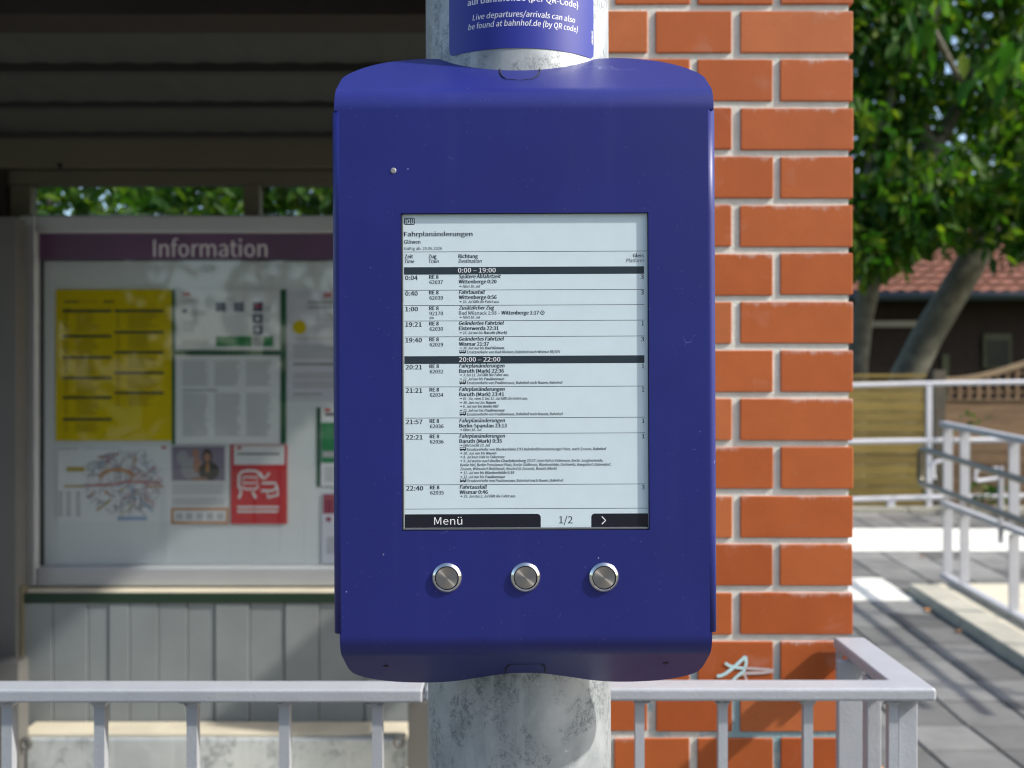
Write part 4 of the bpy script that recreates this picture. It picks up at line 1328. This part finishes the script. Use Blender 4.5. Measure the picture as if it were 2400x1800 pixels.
for b0, s_, x1 in ((828.8, 'Ersatzverkehr von Bad Kleinen, Bahnhof nach Wismar Bf/SEV', 1313), (900.9, ers, 1318.6), (974.4, ers, 1318.8),
                   (1056.8, 'Ersatzverkehr von Blankenfelde (TF) Bahnhof/Brandenburger Platz, nach Zossen, Bahnhof', 1420.3), (1130.2, ers, 1319.5)):
    t(s_, 1095, b0, x1, 6.2, 0.018)
t('Men\u00fc', 1016, 1230, 1082, 17.5, 0.006, 0, 1)
t('1/2', 1309, 1228, 1340.5, 16.5, -0.004)
pr.build('screen_lettering', [M['ink'], M['white_print']], scr, lambda x, z, k=0: (x, TY2 - 0.000012 * k, z))

# status light and buttons
sp_ = DU(922, 400, FY)
MB().lathe_y((sp_.x, FY, sp_.z), [(0.0, -0.0006), (0.0018, -0.0006), (0.0024, -0.0001), (0.0027, 0.0004)], 20).build('light_sensor', M['sensor'], dev)
for px, py in ((1047.5, 1354), (1231.5, 1353), (1415.5, 1353)):
    p_ = DU(px, py, FY)
    c_ = (p_.x, FY, p_.z)
    bt = MB().lathe_y(c_, [(0.0123, 0.0005), (0.0123, -0.0005), (0.0121, -0.0008), (0.0103, -0.0022), (0.0100, -0.0024), (0.0098, -0.0023), (0.0097, 0.0004)], 64).build('button', M['steel'], dev, sharp=25)
    cm = MB().lathe_y(c_, [(0.00915, 0.0004), (0.00915, -0.0017), (0.0089, -0.0020), (0.0, -0.00202)], 64)
    org = origin_of(bt)
    # the cap keeps its own origin at its axis so the turning marks run round it
    me = bpy.data.meshes.new('button_cap')
    me.from_pydata([(v[0] - c_[0], v[1] - c_[1], v[2] - c_[2]) for v in cm.v], [], cm.f)
    me.materials.append(M['cap'])
    co = link('button_cap', me, bt)
    co.location = Vector(c_) - org

# ------------------------------------------------------------------ ramp railing with stainless handrail
RX = 2.97
ramp_r = thing('ramp_railing', 'pale grey ramp railing with flat posts and a stainless double handrail', 'railing', (RX, 5.6, 0))
def run(y0, y1, zoff0, zoff1, x, w, h, name, m):
    mb = MB()
    vs_ = []
    for y, zo in ((y0, zoff0), (y1, zoff1)):
        z = ground_z(y) + zo
        vs_ += [(x - w / 2, y, z - h), (x + w / 2, y, z - h), (x + w / 2, y, z), (x - w / 2, y, z)]
    mb.add(vs_, [(3, 2, 1, 0), (4, 5, 6, 7), (0, 1, 5, 4), (1, 2, 6, 5), (2, 3, 7, 6), (3, 0, 4, 7)])
    return mb.build(name, m, ramp_r, 0.004)
YN, YF = 3.9, 7.05
run(4.5, YF, 1.125, 1.115, RX, 0.06, 0.035, 'top_rail', M['ramp_paint'])
run(4.5, YF, 0.585, 0.570, RX, 0.055, 0.030, 'middle_rail', M['ramp_paint'])
run(4.5, YF, 0.085, 0.075, RX, 0.055, 0.030, 'bottom_rail', M['ramp_paint'])
for y in (6.98, 6.72, 6.06, 5.40, 4.74):
    g_ = ground_z(y)
    w = 0.031
    # each post is cut by the middle rail
    MB().box(RX - w, RX + w, y - 0.006, y + 0.006, g_ + 0.60, g_ + 1.085).build('post', M['ramp_paint'], ramp_r, 0.002)
    MB().box(RX - w, RX + w, y - 0.0061, y + 0.0061, g_ + 0.088, g_ + 0.535).build('post', M['ramp_paint'], ramp_r, 0.002)
for y in (6.90, 6.62, 6.40, 6.10, 5.85, 5.5):
    g_ = ground_z(y)
    MB().box(RX - 0.012, RX + 0.012, y - 0.012, y + 0.012, g_ - 0.02, g_ + 0.055).build('foot', M['post_dark'], ramp_r)
HX = 2.90
yE = 7.28
zu = lambda y: ground_z(y) + 0.905 - 0.012 * (yE - y)
zl = lambda y: ground_z(y) + 0.660 - 0.004 * (yE - y)
pts = [(HX, y, zu(y)) for y in (4.4, 5.0, 6.0, 7.0, 7.2)]
for a in np.linspace(0, math.pi / 2, 6): pts.append((HX, 7.23 + 0.05 * math.sin(a), zu(7.23) - 0.05 + 0.05 * math.cos(a)))
for a in np.linspace(0, math.pi / 2, 6): pts.append((HX, 7.23 + 0.05 * math.cos(a), zl(7.23) + 0.05 - 0.05 * math.sin(a)))
pts += [(HX, y, zl(y)) for y in (7.2, 7.0, 6.0, 5.0, 4.4)]
MB().tube(pts, 0.021, 16).build('handrail', M['steel_rail'], ramp_r)
for y in (6.15, 4.8):
    g_ = ground_z(y)
    MB().box(HX + 0.0215, HX + 0.050, y - 0.01, y + 0.01, g_ + 0.46, zu(y) + 0.03).build('handrail_bracket', M['ramp_paint'], ramp_r, 0.002)

# ------------------------------------------------------------------ far railing on the landing
FYr = 9.9
fr = thing('landing_railing', 'thin white tube railing along the landing before the wooden fence', 'railing', (4.4, FYr, ground_z(FYr)))
def frz(py): return WZ(py, FYr)
for (l, r_, th) in ((905, 893, 0.024), (1036, 1029, 0.026), (1174, 1158, 0.026)):
    MB().tube([(2.6, FYr + 0.02, frz(l + 2)), (4.03, FYr, frz((l + r_) / 2)), (6.2, FYr - 0.1, frz(r_ - 2))], th, 12).build('rail', M['far_rail'], fr)
for x in (2.75, 4.03, 5.31):
    MB().box(x - 0.026, x + 0.026, FYr - 0.02, FYr + 0.02, 0.27, frz(896)).build('post', M['far_rail'], fr, 0.003)
MB().box(WX(2078, FYr), WX(2096, FYr), FYr - 0.02, FYr + 0.02, 0.27, frz(1172)).build('foot', M['far_rail'], fr)
def loop(pts, r_=0.016): MB().tube([W(a, b_, 9.3) for a, b_ in pts], r_, 8).build('handrail_end', M['far_rail'], fr)
loop([(2230, 1076), (2190, 1083), (2187, 1086), (2187, 1110), (2190, 1122)])
loop([(2345, 1098), (2300, 1100), (2287, 1104), (2286, 1124), (2292, 1127), (2345, 1120)])

# ------------------------------------------------------------------ wooden fences
WY = 10.45
f1 = thing('board_fence', 'olive wooden board fence behind the landing railing', 'fence', (3.6, WY, 0.1))
zt_ = WZ(884, WY)
z = 0.14
i = 0
while z < zt_ - 0.03:
    h = 0.108
    box('board', M['fence_wood'], 2.3, WX(2168, WY), WY + random.uniform(-.006, .006), WY + 0.022, z, min(z + h, zt_) - 0.009, f1, 0.003)
    z += h; i += 1
box('cap_rail', M['fence_wood'], 2.3, WX(2170, WY), WY - 0.015, WY + 0.04, zt_ - 0.002, zt_ + 0.03, f1, 0.003)
box('fence_post', M['fence_post'], WX(2186, WY), WX(2214, WY), WY - 0.03, WY + 0.06, 0.1, WZ(868, WY), f1, 0.004)
f2 = thing('lattice_fence', 'brown wooden fence panel with lattice and a rising arched top', 'fence', (5.1, WY, 0.1))
xa, xb = WX(2216, WY), WX(2640, WY)
zl0 = WZ(938, WY)
z = 0.14
while z < zl0 - 0.12:
    box('board', M['fence_brown'], xa, xb, WY + random.uniform(-.006, .006), WY + 0.022, z, z + 0.130, f2, 0.003)
    z += 0.134
box('middle_rail', M['fence_top'], xa, xb, WY - 0.012, WY + 0.035, z, zl0, f2, 0.003)
def arch(x):
    u = (x - xa) / (xb - xa)
    return WZ(884, WY) + 0.33 * (0.5 - 0.5 * math.cos(min(1, u * 1.15) * math.pi))
mb = MB()
n = 24
vs_, fs = [], []
for k in range(n + 1):
    x = xa + (xb - xa) * k / n
    for (dy, dz) in ((-0.015, -0.055), (0.04, -0.055), (0.04, 0.0), (-0.015, 0.0)): vs_.append((x, WY + dy, arch(x) + dz))
for k in range(n):
    for j in range(4):
        a = 4 * k
        fs.append((a + j, a + 4 + j, a + 4 + (j + 1) % 4, a + (j + 1) % 4))
fs += [(0, 1, 2, 3), (4 * n + 3, 4 * n + 2, 4 * n + 1, 4 * n)]
mb.add(vs_, fs)
mb.build('arched_top', M['fence_top'], f2)
x = xa + 0.05
while x < xb:
    MB().box(x - 0.018, x + 0.018, WY + 0.001, WY + 0.012, zl0 - 0.001, arch(x) - 0.054).build('lattice_slat', M['fence_brown'], f2)
    x += 0.098
z = zl0 + 0.085
while z < zl0 + 0.65:
    x0 = xa
    while x0 < xb and arch(x0) - 0.056 < z + 0.018: x0 += 0.01
    if x0 < xb - 0.05:
        MB().box(x0, xb, WY + 0.0125, WY + 0.022, z - 0.018, z + 0.018).build('lattice_slat', M['fence_brown'], f2)
    z += 0.098

# ------------------------------------------------------------------ house behind
HY = 17.0
hs = thing('house', 'low dark brick house with a red tiled roof behind the trees', 'house', (9.5, HY + 2.5, 0))
zg = 2.95
box('wall', M['house_wall'], 5.75, 16, HY + 0.45, HY + 7.0, 0, zg + 0.1, hs)
box('lintel', M['house_beam'], WX(2018, HY + .4), WX(2150, HY + .4), HY + 0.40, HY + 0.449, WZ(766, HY + .4), WZ(752, HY + .4), hs)
wf = box('window_frame', M['window_frame'], WX(2306, HY + .4), WX(2372, HY + .4), HY + 0.41, HY + 0.449, WZ(862, HY + .4), WZ(782, HY + .4), hs)
box('pane', M['window_dark'], WX(2313, HY + .4), WX(2366, HY + .4), HY + 0.402, HY + 0.409, WZ(858, HY + .4), WZ(796, HY + .4), wf)
box('door', M['window_frame'], WX(2210, HY + .4), WX(2226, HY + .4), HY + 0.42, HY + 0.449, 0.3, WZ(830, HY + .4), hs)
MB().tube([(5.4, HY - 0.05, zg), (16.4, HY - 0.05, zg + 0.02)], 0.075, 10).build('gutter', M['gutter'], hs)
# roof sheet of overlapping wavy tile rows
mb = MB()
nr, nx = 17, 132
x0, x1 = 5.4, 16.4
pitch_r = math.atan(0.62)
for r_ in range(nr):
    d0, d1 = r_ * 0.25, (r_ + 1) * 0.25 + 0.03
    vs_, fs = [], []
    for k in range(nx + 1):
        x = x0 + (x1 - x0) * k / nx
        wv = 0.03 * math.sin(k * math.pi / 1.5) + random.uniform(-.004, .004)
        for d, off in ((d0, 0.045), (d1, 0.0)):
            vs_.append((x, HY + d * math.cos(pitch_r), zg + 0.06 + d * math.sin(pitch_r) + off + wv))
    for k in range(nx): fs.append((2 * k, 2 * k + 2, 2 * k + 3, 2 * k + 1))
    mb.add(vs_, fs)
tag(mb.build('roof_tiles', M['roof_tile'], hs), kind='stuff')
mb = MB()
zr = zg + 17.1 * 0.25 * math.sin(pitch_r); yr = HY + 17.1 * 0.25 * math.cos(pitch_r)
mb.add([(x0, yr, zr), (x1, yr, zr), (x1, yr + 3.6, zg), (x0, yr + 3.6, zg), (x0, HY + .1, zg - 0.02), (x1, HY + .1, zg - 0.02)], [(0, 1, 2, 3), (0, 3, 4), (1, 5, 2), (4, 5, 1, 0)])
mb.build('roof', M['roof_tile'], hs)

# ------------------------------------------------------------------ trees
def leaf_cloud(C, size, droop=0.5, seed=1, spread=1.0):
    """Mesh arrays of folded leaf blades at points C (N x 3)."""
    r = np.random.default_rng(seed)
    N = len(C)
    L = size * r.uniform(0.65, 1.25, N)
    Wd = L * r.uniform(0.34, 0.48, N)
    az = r.uniform(0, 2 * np.pi, N)
    el = -droop + r.normal(0, 0.45, N) * spread
    d = np.stack([np.cos(az) * np.cos(el), np.sin(az) * np.cos(el), np.sin(el)], 1)
    rv = r.normal(0, 1, (N, 3)); rv[:, 2] = np.abs(rv[:, 2]) + 0.6
    s = np.cross(d, rv); s /= np.linalg.norm(s, axis=1, keepdims=True) + 1e-9
    n = np.cross(s, d)
    fold = r.uniform(0.05, 0.2, N)[:, None]
    P = lambda a, b_, c_: C + d * (L * a)[:, None] + s * (Wd * b_)[:, None] + n * (L[:, None] * fold * c_)
    V = np.stack([P(0, 0, 0), P(.3, .5, .5), P(.68, .40, .45), P(1, 0, -.3), P(.68, -.40, .45), P(.3, -.5, .5)], 1)
    F = np.array([[0, 1, 2, 3], [0, 3, 4, 5]])
    base = (np.arange(N) * 6)[:, None, None]
    return V.reshape(-1, 3), (F[None] + base).reshape(-1, 4)

def leaves_obj(name, C, size, m, parent, droop=0.5, seed=1, spread=1.0):
    V, F = leaf_cloud(np.asarray(C), size, droop, seed, spread)
    org = origin_of(parent)
    V = V - np.array(org)
    me = bpy.data.meshes.new(name)
    me.vertices.add(len(V)); me.vertices.foreach_set('co', V.astype(np.float32).ravel())
    me.loops.add(F.size); me.loops.foreach_set('vertex_index', F.astype(np.int32).ravel())
    me.polygons.add(len(F))
    me.polygons.foreach_set('loop_start', np.arange(0, F.size, 4, dtype=np.int32))
    me.update(calc_edges=True)
    me.materials.append(m)
    return link(name, me, parent)

def clumps(n_clump, per, lo, hi, rad, seed, keep=None):
    r = np.random.default_rng(seed)
    cs = []
    while len(cs) < n_clump:
        p = r.uniform(lo, hi)
        if keep is None or keep(p): cs.append(p)
    cs = np.array(cs)
    out = []
    for c in cs:
        k = int(per * r.uniform(0.6, 1.4))
        q = r.normal(0, 1, (k, 3)); q /= np.linalg.norm(q, axis=1, keepdims=True)
        q *= (r.uniform(0, 1, (k, 1)) ** 0.45) * rad * r.uniform(0.7, 1.25)
        q[:, 2] *= 0.75
        out.append(c + q)
    return np.concatenate(out), cs

# tree with the thick leaning trunk
ta = thing('tree', 'tree with a thick bare trunk leaning over the tiled roof', 'tree', (4.3, 12.5, 0), 'trees behind the fences')
def limb(pts, rs, name, parent, n=12): return MB().tube(pts, rs, n).build(name, M['bark'], parent)
A = lambda px, py, Y: W(px, py, Y)
limb([(4.45, 12.5, -0.1), (4.66, 12.5, 0.9), A(2127, 880, 12.5), A(2180, 775, 12.5), A(2262, 640, 12.5), A(2330, 515, 12.5), A(2372, 420, 12.6), A(2420, 300, 12.7), A(2450, 120, 12.9)],
     [0.27, 0.22, 0.195, 0.185, 0.18, 0.175, 0.15, 0.11, 0.06], 'trunk', ta, 16)
limb([A(2372, 420, 12.6), A(2330, 300, 12.2), A(2300, 140, 11.8)], [0.10, 0.075, 0.03], 'limb', ta)
limb([A(2420, 300, 12.7), A(2520, 180, 12.6), A(2640, 60, 12.4)], [0.09, 0.07, 0.03], 'limb', ta)
C, _ = clumps(112, 78, (4.9, 11.6, 3.75), (9.6, 14.6, 8.0), 0.50, 21)
leaves_obj('crown', C, 0.21, M['leaf_dark'], ta, 0.6, 22)

tb = thing('tree', 'tree with forked branches nearest the brick pillar', 'tree', (3.8, 11.5, 0), 'trees behind the fences')
limb([(3.75, 11.5, -0.1), (3.82, 11.5, 1.0), A(2008, 850, 11.5), A(2022, 740, 11.5), A(2046, 640, 11.5), A(2085, 540, 11.5), A(2130, 450, 11.5), A(2178, 345, 11.5)],
     [0.20, 0.16, 0.125, 0.12, 0.115, 0.12, 0.125, 0.135], 'trunk', tb, 14)
limb([A(2176, 350, 11.5), A(2160, 285, 11.4), A(2150, 215, 11.3), A(2120, 100, 11.2)], [0.115, 0.075, 0.06, 0.03], 'limb', tb)
limb([A(2180, 350, 11.5), A(2225, 290, 11.5), A(2262, 215, 11.5), A(2310, 80, 11.4)], [0.125, 0.08, 0.065, 0.03], 'limb', tb)
limb([A(2022, 740, 11.5), A(2040, 350, 11.2), A(2085, 240, 11.1), A(2110, 150, 11.0)], [0.06, 0.055, 0.06, 0.025], 'limb', tb)
C1, _ = clumps(122, 70, (3.2, 10.4, 3.35), (6.4, 13.0, 7.0), 0.44, 31)
C2, _ = clumps(38, 46, (3.3, 10.4, 2.75), (4.7, 11.2, 3.6), 0.30, 32, keep=lambda p: p[0] < 4.0 + (p[2] - 2.75) * 0.9)
C3, _ = clumps(56, 38, (4.2, 10.6, 2.98), (6.6, 11.6, 3.9), 0.25, 33)
C7, _ = clumps(24, 60, (3.6, 11.0, 4.3), (4.5, 12.0, 5.9), 0.36, 37)
leaves_obj('crown', np.concatenate([C1, C2, C3, C7]), 0.18, M['leaf_dark'], tb, 0.75, 34)
# a low twig of the same tree that hangs close over the walk
C4, _ = clumps(9, 14, (2.5, 6.2, 3.55), (3.35, 7.2, 4.3), 0.22, 35)
leaves_obj('twig_leaves', C4, 0.20, M['leaf_dark'], tb, 1.0, 36)
limb([A(2262, 215, 11.5), (3.6, 8.8, 4.6), (2.9, 6.7, 4.15)], [0.04, 0.025, 0.008], 'limb', tb, 8)

# dense green backdrop farther off
wood = thing('far_trees', None, None, (0, 40, 0)); tag(wood, kind='stuff')
Cw, _ = clumps(150, 60, (-30, 36, 0.3), (45, 46, 6.0), 1.9, 41)
leaves_obj('foliage', Cw, 0.75, M['leaf_dark'], wood, 0.4, 42)

# added trees, unseen behind the camera: they darken reflections in display and glass
row = thing('added_tree_row', None, None, (0, -20, 0)); tag(row, kind='stuff')
Cr, _ = clumps(320, 70, (-30, -22, 0.3), (30, -17, 12.5), 1.6, 43)
leaves_obj('foliage', Cr, 0.8, M['leaf_dark'], row, 0.4, 44)

# shrub behind the shelter windows
tc = thing('shrub', 'bright leafy shrub seen through the shelter windows', 'shrub', (-1.9, 6.3, 0))
C5, cs5 = clumps(250, 130, (-4.6, 5.6, 1.3), (0.3, 8.2, 4.2), 0.40, 51)
C6, _ = clumps(10, 26, (-2.7, 4.5, 2.15), (-1.7, 5.0, 2.55), 0.16, 53)
leaves_obj('crown', np.concatenate([C5, C6]), 0.115, M['leaf_bright'], tc, 0.35, 52)
for i, (x, y) in enumerate(((-2.9, 6.2), (-1.9, 6.4), (-0.9, 6.3))):
    limb([(x, y, -0.1), (x + 0.15, y - 0.1, 1.4), (x + 0.1, y, 2.6), (x + 0.35, y - 0.2, 3.6)], [0.06, 0.05, 0.035, 0.012], 'stem', tc, 8)

# weeds by the landing
for i, (px, py, Y, lab) in enumerate(((2268, 1000, 9.75, 'small green weed growing up beside the brown fence'), (2318, 1160, 9.70, 'low green weed tuft at the landing edge'))):
    p_ = W(px, py, Y)
    wd = thing('weed', lab, 'plant', (p_.x, p_.y, ground_z(Y)))
    if i == 0:
        limb([(p_.x, p_.y, 0.27), (p_.x + 0.03, p_.y, 0.7), (p_.x, p_.y, p_.z + 0.1)], [0.008, 0.006, 0.003], 'stem', wd, 6)
        Cx = p_ + Vector((0, 0, 0.0)); Cn = rng.normal(0, 1, (26, 3)) * np.array([0.07, 0.05, 0.09]) + np.array(Cx)
    else:
        Cn = rng.normal(0, 1, (60, 3)) * np.array([0.13, 0.05, 0.05]) + np.array(p_)
    leaves_obj('leaves', Cn, 0.09, M['leaf_bright'], wd, -0.2, 60 + i)
